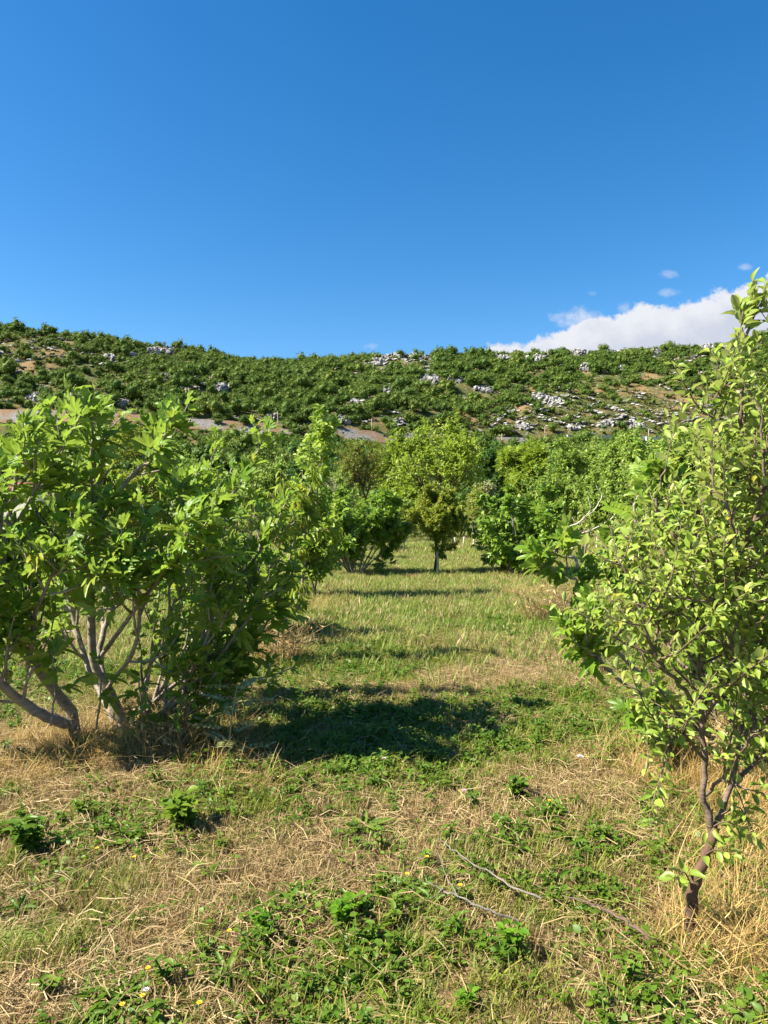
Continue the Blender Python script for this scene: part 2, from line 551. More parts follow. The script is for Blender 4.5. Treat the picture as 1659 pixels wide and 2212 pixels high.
s = np.linspace(-1, 1, 221)
gx = 3.0 * np.sinh(s * 6.2) / 1.0
t_ = np.linspace(0, 1, 241)
gy = -60 + 60 * 0 + (np.sinh((t_ - 0.38) * 9.0)) * 6.0
gy = gy - gy[0] * 0 + 60
X, Y = np.meshgrid(gx, gy)
Z = gz(X, Y)
nx, ny = len(gx), len(gy)
i = np.arange(ny - 1)[:, None] * nx; j = np.arange(nx - 1)[None, :]
Q = np.stack([i + j, i + j + 1, i + nx + j + 1, i + nx + j], -1).reshape(-1, 4)
g_o = link('ground', mesh_np('ground', np.stack([X, Y, Z], -1).reshape(-1, 3), [Q], M['ground']))
kind(g_o, 'structure')

# ------------------------------------------------------------------ hill
_rx = np.array([-900, -300, 0, 60, 110, 190, 300, 400, 500, 560, 640, 700, 760, 850, 950, 1050, 1150, 1250, 1350, 1450, 1550, 1610, 1659, 1900, 2500], float)
_ry = np.array([740, 700, 702, 708, 716, 727, 740, 752, 771, 782, 781, 775, 776, 762, 761, 764, 764, 761, 757, 751, 744, 733, 725, 715, 745], float) + 5
_rd = np.interp(_rx, [-900, 0, 300, 560, 760, 1000, 1659, 2500], [300, 265, 285, 330, 370, 390, 410, 430])
_ru = (_rx - CX) / F
_rh = EYE + (HY - _ry) / F * _rd
_ou = (np.array([-900, 0, 150, 300, 500, 700, 850, 1100, 1300, 1659, 2500], float) - CX) / F
_oy = np.array([880, 884, 886, 894, 908, 920, 934, 944, 947, 955, 965], float)
_od = np.array([170, 165, 168, 172, 178, 186, 195, 210, 222, 245, 280], float)
_oz = EYE + (HY - _oy) / F * _od
FOOT = 112.0


def hill_raw(u, Y):
    D = np.interp(u, _ru, _rd); H = np.interp(u, _ru, _rh)
    R = np.interp(u, _ou, _od); Zr = np.interp(u, _ou, _oz)
    a = np.clip((Y - FOOT) / (R - 5 - FOOT), 0, 1)                 # foot to scree
    z = (Zr - 3.5) * a ** 1.15
    b = np.clip((Y - (R - 5)) / 5.0, 0, 1)                          # scree bank
    z = z + 3.5 * b
    c = np.clip((Y - (R + 5)) / 3.5, 0, 1)                          # cut above the track
    z = z + 2.6 * c
    d = np.clip((Y - (R + 8.5)) / (D - R - 8.5), 0, 1)
    z = z + (H - Zr - 2.6) * (d ** 0.92)
    e = np.maximum(Y - D, 0)
    z = z - e * 0.05 - e * e * 0.0006
    wgt = a * np.clip(np.minimum(np.abs(Y - (R + 1)) - 8, 20) / 20, 0, 1) * np.clip((D - Y) / 30, 0.15, 1)
    return z, wgt


def hill_z(x, y):
    x = np.asarray(x, float); y = np.asarray(y, float)
    z, wgt = hill_raw(x / y, y)
    nz = (fbm(x / 28, y / 28, 21, 4) - 0.5) * 9.0 + (vnoise(x / 5, y / 5, 31) - 0.5) * 1.2
    return z + nz * wgt - 0.25


uu = np.linspace(-1.15, 1.15, 380)
vv = np.concatenate([np.linspace(0, 0.30, 60), np.linspace(0.30, 1.0, 110)[1:]])
U, Vv = np.meshgrid(uu, vv)
YY = FOOT - 6 + Vv * (520 - FOOT)
XX = U * YY
ZZ = hill_z(XX, YY)
nx, ny = len(uu), len(vv)
i = np.arange(ny - 1)[:, None] * nx; j = np.arange(nx - 1)[None, :]
Q = np.stack([i + j, i + j + 1, i + nx + j + 1, i + nx + j], -1).reshape(-1, 4)
kind(link('hill', mesh_np('hill', np.stack([XX, YY, ZZ], -1).reshape(-1, 3), [Q], M['hill'])), 'structure')


def ribbon(name, off0, off1, rows, mat, u0=-1.0, u1=1.0, lift=0.12, n=420):
    us = np.linspace(u0, u1, n)
    R = np.interp(us, _ou, _od)
    V = []
    for k in range(rows):
        o = off0 + (off1 - off0) * k / (rows - 1)
        yy = R + o + (fbm(us * 60, us * 0 + k, 41, 3) - 0.5) * (2.6 if k == 0 else 0.8)
        V.append(np.stack([us * yy, yy, hill_z(us * yy, yy) + lift], -1))
    V = np.concatenate(V)
    i = np.arange(rows - 1)[:, None] * n; j = np.arange(n - 1)[None, :]
    Q = np.stack([i + j, i + j + 1, i + n + j + 1, i + n + j], -1).reshape(-1, 4)
    return kind(link(name, mesh_np(name, V, [Q], mat)), 'structure')


ribbon('track', -0.4, 5.0, 4, M['road'], lift=0.16)
ribbon('embankment', -5.2, -0.2, 8, M['scree'], lift=0.22)


def hill_hit(px, py):
    """the point of the hill seen at px, py"""
    u = (px - CX) / F; v = (HY - py) / F
    Ys = np.linspace(FOOT, 460, 1400)
    d = hill_z(u * Ys, Ys) - (EYE + v * Ys)
    k = np.argmax(d > 0)
    if not (d > 0).any():
        k = np.argmax(d)
    return np.array([u * Ys[k], Ys[k], hill_z(u * Ys[k], Ys[k])])


# ------------------------------------------------------------------ leaf templates (unit length, tip towards +y)
def tm_leaf(width=0.5, fold=0.10, curl=0.16, petiole=0.0, tip=1.0):
    ys_ = [0.0, 0.22, 0.5, 0.78, 1.0]
    hw = [0.0, 0.40, 0.5, 0.30, 0.0]
    V = []
    for y, h in zip(ys_, hw):
        z = -curl * y * y
        if h == 0:
            V.append((0, y, z))
        else:
            V += [(-h * width, y, z + fold * h * 2), (0, y, z), (h * width, y, z + fold * h * 2)]
    # 0 | 1 2 3 | 4 5 6 | 7 8 9 | 10
    T = [(0, 2, 1), (0, 3, 2), (1, 2, 5), (1, 5, 4), (2, 3, 6), (2, 6, 5), (4, 5, 8), (4, 8, 7), (5, 6, 9), (5, 9, 8), (7, 8, 10), (8, 9, 10)]
    V = np.array(V, float)
    if petiole:
        V[:, 1] += petiole
        b = len(V)
        V = np.vstack([V, [(-0.012, 0, 0), (0.012, 0, 0), (0.012, petiole, 0), (-0.012, petiole, 0)]])
        T = T + [(b, b + 1, b + 2), (b, b + 2, b + 3)]
    return V, np.array(T)


def tm_diamond(width=0.5, fold=0.08, curl=0.1):
    V = np.array([(0, 0, 0), (-width / 2, 0.45, fold), (0, 1, -curl), (width / 2, 0.45, fold)], float)
    return V, np.array([(0, 2, 1), (0, 3, 2)])


def tm_fig(seed, depth=1.0, droop=0.3, fold=0.0):
    r = np.random.default_rng(seed)
    half = [(0, 1.0), (9, 0.94), (15, 0.76), (21, 0.56), (26, 0.52), (31, 0.64), (37, 0.84), (43, 0.88), (51, 0.78), (60, 0.56), (68, 0.46),
            (80, 0.50), (94, 0.54), (110, 0.44), (140, 0.28), (168, 0.12)]
    ang = []; rad = []
    for a, q in half:
        q = q if depth == 1.0 else 0.62 + (q - 0.62) * depth if a < 75 else q
        ang.append(a); rad.append(q * r.uniform(0.93, 1.07))
    for a, q in reversed(half[1:]):
        q = q if depth == 1.0 else 0.62 + (q - 0.62) * depth if a < 75 else q
        ang.append(-a); rad.append(q * r.uniform(0.93, 1.07))
    ang = np.radians(ang); rad = np.array(rad)
    lob = np.radians([0, 42, -42, 94, -94])
    V = [(0, 0, 0)]
    for a, q in zip(ang, rad):
        dl = np.min(np.abs(lob - a))
        z = -droop * q * q + 0.16 * q * (dl / 0.4) * 0.7 + r.uniform(-0.06, 0.06) + fold * abs(q * math.sin(a))
        V.append((q * math.sin(a) * 0.66, q * math.cos(a), z))
    n = len(ang)
    # inner ring so that the blade bends
    T = []
    mid = []
    for k in range(n):
        a, q = ang[k], rad[k] * 0.5
        dl = np.min(np.abs(lob - a))
        mid.append((q * math.sin(a) * 0.66, q * math.cos(a), -droop * 0.6 * q * q + 0.10 * q * (dl / 0.4) + fold * abs(q * math.sin(a))))
    V = V + mid
    for k in range(n):
        l = (k + 1) % n
        T.append((0, 1 + n + l, 1 + n + k))
        T.append((1 + n + k, 1 + n + l, 1 + l)); T.append((1 + n + k, 1 + l, 1 + k))
    V = np.array(V, float)
    V[:, 1] += 0.42                                        # stalk
    b = len(V)
    V = np.vstack([V, [(-0.016, 0, -0.06), (0.016, 0, -0.06), (0.016, 0.44, 0.0), (-0.016, 0.44, 0.0)]])
    T += [(b, b + 1, b + 2), (b, b + 2, b + 3)]
    return V / 1.2, np.array(T)


def tm_fig_far():
    half = [(0, 1.0), (14, 0.8), (25, 0.5), (42, 0.86), (64, 0.45), (95, 0.5), (150, 0.2)]
    P = [(math.radians(a), q) for a, q in half] + [(-math.radians(a), q) for a, q in reversed(half[1:])]
    V = [(0, 0.3, 0)] + [(q * math.sin(a) * 0.85, 0.3 + q * math.cos(a), -0.3 * q * q) for a, q in P]
    n = len(P)
    T = [(0, 1 + (k + 1) % n, 1 + k) for k in range(n)]
    return np.array(V) / 1.1, np.array(T)


def tm_lobed():
    """a small oak-like leaf"""
    half = [(0.0, 0.03), (0.18, 0.10), (0.3, 0.24), (0.4, 0.15), (0.52, 0.31), (0.64, 0.19), (0.76, 0.27), (0.9, 0.15), (1.0, 0.0)]
    V = [(0, y, -0.12 * y * y) for y, h in half]
    n = len(half)
    V += [(-h, y, -0.12 * y * y + 0.25 * h) for y, h in half] + [(h, y, -0.12 * y * y + 0.25 * h) for y, h in half]
    T = []
    for k in range(n - 1):
        T += [(k, k + 1, n + k + 1), (k, n + k + 1, n + k), (k, 2 * n + k, 2 * n + k + 1), (k, 2 * n + k + 1, k + 1)]
    return np.array(V, float), np.array(T)


def tm_pinnate(pairs=4, lw=0.30, ll=0.36, droop=0.25, full=False):
    V = []; T = []
    lv, lt = tm_leaf(0.42, 0.08, 0.12) if full else tm_diamond(0.5)
    items = [(0.97, 0.0)]
    for k in range(pairs):
        y = 0.28 + 0.62 * k / max(1, pairs - 1)
        items += [(y, 1.15), (y, -1.15)]
    for y, a in items:
        ca, sa = math.cos(a), math.sin(a)
        q = lv * ll
        P = np.stack([q[:, 0] * ca + q[:, 1] * sa, -q[:, 0] * sa + q[:, 1] * ca + y, q[:, 2] - droop * y * y - 0.10 * np.abs(q[:, 1] * sa)], -1)
        T += [tuple(np.array(f) + len(V)) for f in lt]
        V += [tuple(p) for p in P]
    b = len(V)
    V += [(-0.008, 0, 0), (0.008, 0, 0), (0.008, 0.97, -droop * 0.94), (-0.008, 0.97, -droop * 0.94)]
    T += [(b, b + 1, b + 2), (b, b + 2, b + 3)]
    return np.array(V, float), np.array(T)


T_FIG = [tm_fig(1, 1.0, 0.30, 0.35), tm_fig(2, 1.15, 0.45, 0.2), tm_fig(3, 0.6, 0.1, 0.55), tm_fig(4, 1.1, 0.6, 0.5), tm_fig(5, 0.8, -0.1, 0.7)]
T_FIGF = [tm_fig_far()]
T_APPLE = [tm_leaf(0.50, 0.16, 0.20, 0.22), tm_leaf(0.44, 0.24, 0.45, 0.25), tm_leaf(0.54, 0.08, 0.08, 0.2), tm_leaf(0.46, 0.3, -0.15, 0.22)]
T_OV = [tm_leaf(0.52, 0.12, 0.2)]
T_DIA = [tm_diamond(0.55), tm_diamond(0.42, 0.14, 0.22)]
T_NAR = [tm_leaf(0.30, 0.12, 0.35, 0.1), tm_leaf(0.26, 0.16, 0.6, 0.1)]
T_NARD = [tm_diamond(0.26, 0.06, 0.2)]
T_OAK = [tm_lobed()]
T_WAL = [tm_pinnate(3, ll=0.55, droop=0.35)]
T_AIL = [tm_pinnate(8, ll=0.26, droop=0.35, full=True)]


def stamp_leaves(mb, tmpls, pos, d, nrm, size, rng, mi=0):
    pos = np.asarray(pos); d = unit(d); nrm = np.asarray(nrm, float)
    Xv = unit(np.cross(d, nrm)); Zv = np.cross(Xv, d)
    which = rng.integers(0, len(tmpls), len(pos))
    for k, tm in enumerate(tmpls):
        q = which == k
        if q.any():
            mb.stamp(tm, pos[q], Xv[q], d[q], Zv[q], np.asarray(size)[q], mi)


# ------------------------------------------------------------------ tree grower
class Grower:
    """grows branches inside an uneven envelope and remembers where leaves sit"""
    def __init__(self, seed, env=None, wind=(0.12, 0.03, 0.0), rough_env=0.25):
        self.r = np.random.default_rng(seed)
        self.env = env                      # list of (centre, radii)
        self.wind = np.array(wind)
        self.br = []                        # (points, radii, level)
        self.lp = []; self.ld = []; self.ln = []; self.ls = []
        self.ph = self.r.uniform(0, 6.28, 8)
        self.re = rough_env

    def inside(self, p):
        if self.env is None:
            return True
        for c, rad in self.env:
            q = (p - c) / rad
            a = math.atan2(q[1], q[0])
            k = 1 + self.re * (math.sin(3 * a + self.ph[0] + 4 * q[2]) * 0.5 + math.sin(5 * a + self.ph[1] - 5 * q[2]) * 0.5)
            if q @ q < k * k:
                return True
        return False

    def path(self, p, d, L, nseg, wob, trop, free=False):
        r = self.r
        pts = [np.array(p, float)]
        d = unit(d)
        st = L / nseg
        was = self.inside(pts[0]) or free
        for k in range(nseg):
            d = unit(d + r.normal(0, wob, 3) + np.array([0, 0, trop]) + self.wind * 0.12)
            q = pts[-1] + d * st
            if q[2] < 0.04:
                d[2] = abs(d[2]) + 0.2; d = unit(d); q = pts[-1] + d * st
            if not free and k > 0:
                now = self.inside(q)
                if not now and (was or k > nseg * 0.6):
                    break
                was = was or now
            pts.append(q)
        return np.array(pts)

    def limb(self, pts, r0, r1, level=0):
        pts = np.asarray(pts, float)
        rad = np.linspace(r0, r1, len(pts))
        self.br.append((pts, rad, level))
        return pts, rad

    def refine(self, pts, n=5, jit=0.0):
        """smooth a hand laid limb"""
        pts = np.asarray(pts, float)
        t = np.linspace(0, len(pts) - 1, (len(pts) - 1) * n + 1)
        i = np.clip(t.astype(int), 0, len(pts) - 2); f = (t - i)[:, None]
        pm = np.vstack([2 * pts[0] - pts[1], pts, 2 * pts[-1] - pts[-2]])
        p0, p1, p2_, p3 = pm[i], pm[i + 1], pm[i + 2], pm[i + 3]
        out = 0.5 * (2 * p1 + (p2_ - p0) * f + (2 * p0 - 5 * p1 + 4 * p2_ - p3) * f ** 2 + (3 * p1 - p0 - 3 * p2_ + p3) * f ** 3)
        if jit:
            out[1:-1] += self.r.normal(0, jit, out[1:-1].shape)
        return out

    def spawn(self, parent, specs, level=1):
        """specs[0] describes the children of parent, specs[1] theirs, ..."""
        if not specs:
            return
        r = self.r
        sp = specs[0]
        pts, rad = parent
        n = len(pts)
        seglen = np.linalg.norm(np.diff(pts, axis=0), axis=1).sum()
        cnt = sp['n'] if 'n' in sp else max(1, int(round(sp['per_m'] * seglen + r.uniform(-0.4, 0.4))))
        ts = np.sort(r.uniform(sp.get('t0', 0.3), 1.0, cnt))
        if sp.get('tip', True):
            ts[-1] = 1.0
        az = r.uniform(0, 6.28)
        for t in ts:
            k = t * (n - 1); a = min(int(k), n - 2); f = k - a
            p = pts[a] * (1 - f) + pts[a + 1] * f
            pd = unit(pts[a + 1] - pts[a])
            rr = rad[a] * (1 - f) + rad[a + 1] * f
            az += 2.4 + r.normal(0, 0.4)
            u = unit(np.cross(pd, UP + 1e-3)); v = np.cross(u, pd)
            ang = math.radians(sp['ang'] + r.normal(0, 9)) * (0.25 if t == 1.0 else 1.0)
            d = pd * math.cos(ang) + (u * math.cos(az) + v * math.sin(az)) * math.sin(ang)
            L = sp['L'] * r.uniform(0.6, 1.15) * (1.15 - 0.5 * t if sp.get('taper', True) else 1)
            q = self.path(p, d, L, sp.get('seg', 5), sp.get('wob', 0.14), sp.get('trop', 0.06), free=r.random() < sp.get('free', 0.04))
            if len(q) < 2:
                continue
            r0 = min(rr * 0.75, sp['r'])
            rads = np.linspace(r0, max(r0 * 0.35, sp.get('rmin', 0.0015)), len(q))
            self.br.append((q, rads, level))
            if 'leaf' in sp:
                self.leaves(q, sp['leaf'])
            self.spawn((q, rads), specs[1:], level + 1)

    def leaves(self, pts, lf):
        r = self.r
        n = len(pts)
        seg = np.linalg.norm(np.diff(pts, axis=0), axis=1).sum()
        cnt = lf['n'] if 'n' in lf else max(2, int(seg * lf['per_m']))
        t = np.linspace(lf.get('t0', 0.15), 1.0, cnt) + r.normal(0, 0.02, cnt)
        t = np.clip(t, 0, 1)
        k = t * (n - 1); a = np.minimum(k.astype(int), n - 2); f = (k - a)[:, None]
        p = pts[a] * (1 - f) + pts[a + 1] * f
        bd = unit(pts[a + 1] - pts[a])
        az = np.arange(cnt) * 2.4 + r.uniform(0, 6.28)
        u = unit(np.cross(bd, UP + 1e-3)); v = np.cross(u, bd)
        perp = u * np.cos(az)[:, None] + v * np.sin(az)[:, None]
        along = lf.get('along', 0.5) + (t[:, None] - 0.6) * lf.get('tipalong', 0.6)
        d = bd * along + perp * lf.get('out', 0.9) + np.array([0, 0, lf.get('droop', -0.1)]) + self.wind + r.normal(0, 0.18, (cnt, 3))
        nr = UP + perp * lf.get('nout', 0.15) + r.normal(0, lf.get('njit', 0.4), (cnt, 3)) + np.array([to_sun.x, to_sun.y, 0]) * lf.get('sun', 0.35)
        sz = lf['size'] * r.uniform(0.65, 1.2, cnt) * (1.0 - lf.get('tipsmall', 0.25) * (t > 0.9))
        self.lp.append(p); self.ld.append(d); self.ln.append(nr); self.ls.append(sz)

    def wood(self, sides=5, only=None, minr=0.0):
        mb = MB()
        for pts, rad, lv in self.br:
            if only is not None and not only(lv):
                continue
            if rad[0] < minr:
                continue
            mb.tube(pts, rad, sides if rad[0] > 0.012 else max(3, sides - 2))
        return mb

    def crown(self, tmpls, keep=None):
        mb = MB()
        p = np.concatenate(self.lp); d = np.concatenate(self.ld); n_ = np.concatenate(self.ln); s_ = np.concatenate(self.ls)
        if keep is not None:
            q = keep(p); p, d, n_, s_ = p[q], d[q], n_[q], s_[q]
        stamp_leaves(mb, tmpls, p, d, n_, s_, self.r)
        return mb


def finish(g, root, bark, leafm, tmpls, sides=5, groups=None):
    """the wood (one mesh, or one for each stem) and the crown as parts of the tree"""
    if groups:
        for a, b in groups:
            mb = MB()
            for pts, rad, lv in g.br[a:b]:
                mb.tube(pts, rad, sides + 2 if lv <= 0 else sides if rad[0] > 0.012 else 3)
            mb.build('stem', bark, root)
    else:
        g.wood(sides).build('trunk', bark, root)
    g.crown(tmpls).build('crown', leafm, root)
    return root


def base_at(px, Y):
    x = (px - CX) / F * Y
    return np.array([x, Y, float(gz(x, Y))])


def orchard_tree(name, label, cat, px, Y, top, wpx, tm, lm, bark='grey_bark', seed=1, size=0.07, dens=1.0, clear=0.28, stems=1, group=None,
                 r0=0.05, droop=-0.1, wind=(0.12, 0.03, 0), limbs=8, lean=0.0, low=0.12, ang=42, rough=0.25, cross=1.0, tl=0.32, nleaf=11, free=0.05, wide=None):
    b = base_at(px, Y)
    H = EYE + (HY - top) / F * Y - b[2]
    W = wpx / F * Y / 2
    root = thing(name, b, label, cat, group)
    env = [(np.array([lean, 0, H * (0.5 + low / 2)]), np.array([W, W * cross, H * (0.5 - low / 2)]))]
    g = Grower(seed, env, wind, rough)
    leaf = dict(n=nleaf, size=size, t0=0.05, droop=droop, along=0.45, njit=0.45)
    tw = dict(n=max(3, int(5 * dens)), L=tl * H * 0.45, ang=48, r=0.006, seg=3, wob=0.16, t0=0.15, leaf=leaf, free=free)
    se = dict(n=max(4, int(7 * dens)), L=tl * H * 0.95, ang=46, r=r0 * 0.28, seg=4, wob=0.16, t0=0.2, trop=0.08, leaf=dict(leaf, n=nleaf // 2, t0=0.4), free=free)
    groups = None
    if stems == 1:
        tp = g.path((0, 0, -0.05), (lean * 0.15, 0, 1), H * clear + 0.05, 5, 0.05, 0.05, True)
        tk = g.limb(tp, r0, r0 * 0.8)
        lead = g.path(tp[-1], (lean * 0.3, 0, 1), H * (0.92 - clear), 8, 0.10, 0.12)
        ld = g.limb(lead, r0 * 0.75, 0.006)
        g.spawn((np.vstack([tp[-2:], lead[1:]]), np.concatenate([[r0 * .8] * 2, np.linspace(r0 * .7, .006, len(lead) - 1)])),
                [dict(n=limbs, L=max(W * 1.15, H * 0.38), ang=ang, r=r0 * 0.5, seg=6, wob=0.12, t0=0.02, trop=0.10, free=free), se, tw])
    else:
        groups = []
        for k in range(stems):
            i0 = len(g.br)
            a = k / stems * 6.283 + g.r.uniform(-0.4, 0.4)
            an = math.radians(g.r.uniform(12, ang))
            d = np.array([math.cos(a) * math.sin(an), math.sin(a) * math.sin(an), math.cos(an)])
            p0 = np.array([math.cos(a) * r0 * 1.6, math.sin(a) * r0 * 1.6, -0.05])
            tp = g.path(p0, d, H * g.r.uniform(0.72, 1.0), 9, 0.09, 0.06)
            if len(tp) < 3:
                continue
            tk = g.limb(tp, r0 * g.r.uniform(0.6, 1.0), 0.008)
            g.spawn(tk, [se, tw])
            groups.append((i0, len(g.br)))
    finish(g, root, M[bark], M[lm], tm, groups=groups)
    return root


def copy_tree(root, px, Y, label, group=None, scale=1.0, rz=0.0):
    r = root.copy()
    COL.objects.link(r)
    r.location = tuple(base_at(px, Y)); r.scale = (scale,) * 3; r.rotation_euler = (0, 0, rz)
    r['label'] = label
    if group: r['group'] = group
    for ch in list(root.children):
        c = ch.copy(); COL.objects.link(c); c.parent = r
    return r


# ------------------------------------------------------------------ the large fig at the left
def fig_limb_specs(tl=1.0, leaf=0.25, n=9):
    lf = dict(n=n, size=leaf, t0=0.5, droop=0.06, along=0.55, tipalong=1.4, out=0.8, njit=0.75, sun=1.0, tipsmall=0.35)
    return [dict(per_m=6.0, L=0.52 * tl, ang=44, r=0.014, seg=6, wob=0.10, t0=0.22, trop=0.14, rmin=0.005, free=0.05, leaf=lf),
            dict(n=3, L=0.28 * tl, ang=44, r=0.009, seg=4, wob=0.12, t0=0.25, trop=0.12, rmin=0.005, free=0.1, leaf=dict(lf, n=max(5, n - 2), t0=0.45))]


def build_fig():
    D = 4.95
    base = at(245, 1600, D); base[2] = float(gz(base[0], base[1]))
    root = thing('fig_tree', base, 'large many-stemmed fig bush filling the left foreground above a ring of straw', 'fig tree')
    # limbs as pixel, pixel, depth, thickness
    L = [
        [(285, 1610, 4.95), (240, 1500, 4.92), (205, 1440, 4.9), (196, 1330, 4.85), (200, 1230, 4.8), (212, 1130, 4.8), (205, 1020, 4.8), (198, 990, 4.75), (200, 950, 4.75)],
        [(165, 1550, 4.9), (105, 1475, 4.75), (40, 1385, 4.6), (5, 1290, 4.5), (10, 1170, 4.5), (30, 1060, 4.5), (42, 960, 4.5)],
        [(172, 1572, 4.85), (100, 1548, 4.7), (45, 1515, 4.6), (-10, 1465, 4.45), (-70, 1390, 4.35), (-110, 1250, 4.3), (-100, 1100, 4.3)],
        [(225, 1470, 4.92), (215, 1400, 5.05), (255, 1290, 5.15), (330, 1190, 5.2), (420, 1110, 5.2), (500, 1070, 5.25), (545, 1000, 5.3)],
        [(290, 1610, 5.05), (345, 1490, 5.15), (420, 1380, 5.2), (480, 1290, 5.2), (540, 1220, 5.2), (590, 1150, 5.15)],
        [(300, 1615, 4.9), (370, 1530, 4.8), (450, 1450, 4.75), (510, 1370, 4.7), (560, 1310, 4.7)],
        [(250, 1560, 5.2), (190, 1440, 5.5), (155, 1320, 5.6), (130, 1200, 5.6), (105, 1070, 5.6), (88, 1000, 5.6)],
        [(212, 1135, 4.8), (250, 1075, 4.75), (300, 1010, 4.7), (335, 1000, 4.7), (350, 970, 4.7)],
        [(290, 1600, 5.3), (330, 1420, 5.7), (390, 1270, 5.8), (440, 1130, 5.8), (455, 1010, 5.8)],
        [(200, 1230, 4.8), (120, 1160, 4.6), (70, 1080, 4.5), (115, 1000, 4.45)],
        [(215, 1420, 4.9), (290, 1320, 4.6), (350, 1240, 4.4), (400, 1190, 4.3)],
        [(230, 1490, 4.9), (290, 1400, 4.55), (300, 1280, 4.4), (270, 1200, 4.3)],
        [(285, 1600, 5.1), (330, 1520, 5.0), (440, 1430, 5.0), (530, 1350, 5.05), (580, 1250, 5.1)],
        [(60, 1440, 4.7), (75, 1330, 4.5), (110, 1250, 4.35), (130, 1190, 4.3)],
        [(310, 1615, 4.95), (380, 1560, 4.85), (450, 1500, 4.8), (520, 1440, 4.8), (550, 1380, 4.8)],
        [(300, 1610, 5.0), (350, 1540, 4.75), (410, 1460, 4.6), (450, 1370, 4.5), (470, 1290, 4.5)],
        [(305, 1615, 5.1), (400, 1530, 5.3), (490, 1450, 5.4), (560, 1370, 5.4), (600, 1300, 5.4)],
    ]
    W = [0.036, 0.04, 0.042, 0.024, 0.022, 0.019, 0.025, 0.018, 0.022, 0.017, 0.017, 0.015, 0.02, 0.017, 0.013, 0.015, 0.014]
    env = [(at(290, 1245, 5.0) - base, np.array([0.84, 0.95, 0.74])), (at(-40, 1210, 4.7) - base, np.array([0.70, 0.85, 0.78])),
           (at(440, 1280, 5.1) - base, np.array([0.34, 0.7, 0.70])), (at(430, 1440, 5.0) - base, np.array([0.36, 0.5, 0.34]))]
    crown = MB(); wood = []
    def gap(g):
        # an open spot between the stems, with the house behind it
        p = np.concatenate(g.lp) + base
        sx = CX + p[:, 0] / p[:, 1] * F; sy = HY - (p[:, 2] - EYE) / p[:, 1] * F
        k = ((sx - 60) / 26) ** 2 + ((sy - 1052) / 20) ** 2 > 1
        return [np.concatenate(v)[k] for v in (g.lp, g.ld, g.ln, g.ls)]
    for k, pl in enumerate(L):
        g = Grower(100 + k, env, (0.16, 0.05, 0.0), 0.2)
        P = g.refine([at(*q) - base for q in pl], 5, 0.002)
        if k < 3 or k in (4, 5, 6, 8, 12, 14, 15, 16):
            P[0][2] = -0.05
        lm = g.limb(P, W[k], 0.008)
        sp = fig_limb_specs(1.0, 0.118 if k not in (4, 5, 8, 12, 14, 15, 16) else 0.088, 6)
        sp[0]['t0'] = 0.2
        if k == 0: sp[0]['t0'] = 0.3
        g.spawn(lm, sp)
        g.leaves(P[-6:], dict(n=14, size=0.15, t0=0.05, droop=0.1, along=0.5, tipalong=1.0, out=0.8, njit=0.6, sun=0.9))
        g.wood(8).build('stem', M['fig_bark'], root)
        wood.append(g)
    for k, (px, py, Y) in enumerate([(300, 1580, 4.65), (395, 1500, 4.6), (150, 1640, 4.5), (210, 1420, 4.5), (110, 1405, 4.4), (300, 1470, 4.5), (470, 1480, 4.7)]):
        # low suckers with a few leaves of their own
        g = Grower(150 + k, None, (0.1, 0, 0))
        e = at(px, py, Y) - base
        s_ = np.array([e[0] - 0.05, e[1] + 0.1, max(-0.02, e[2] - 0.5)])
        P = g.refine([s_, (s_ + e) / 2 + np.array([0.03, 0, 0.03]), e], 4, 0.004)
        g.limb(P, 0.008, 0.005, 1)
        g.leaves(P, dict(n=8, size=0.15, t0=0.4, droop=-0.15, along=0.3, out=0.9, njit=0.4, sun=0.6))
        g.wood(5).build('sucker', M['fig_bark'], root)
        wood.append(g)
    for g in wood:
        stamp_leaves(crown, T_FIG, *gap(g), g.r)
    crown.build('crown', M['fig_leaf'], root)
    return root


build_fig()


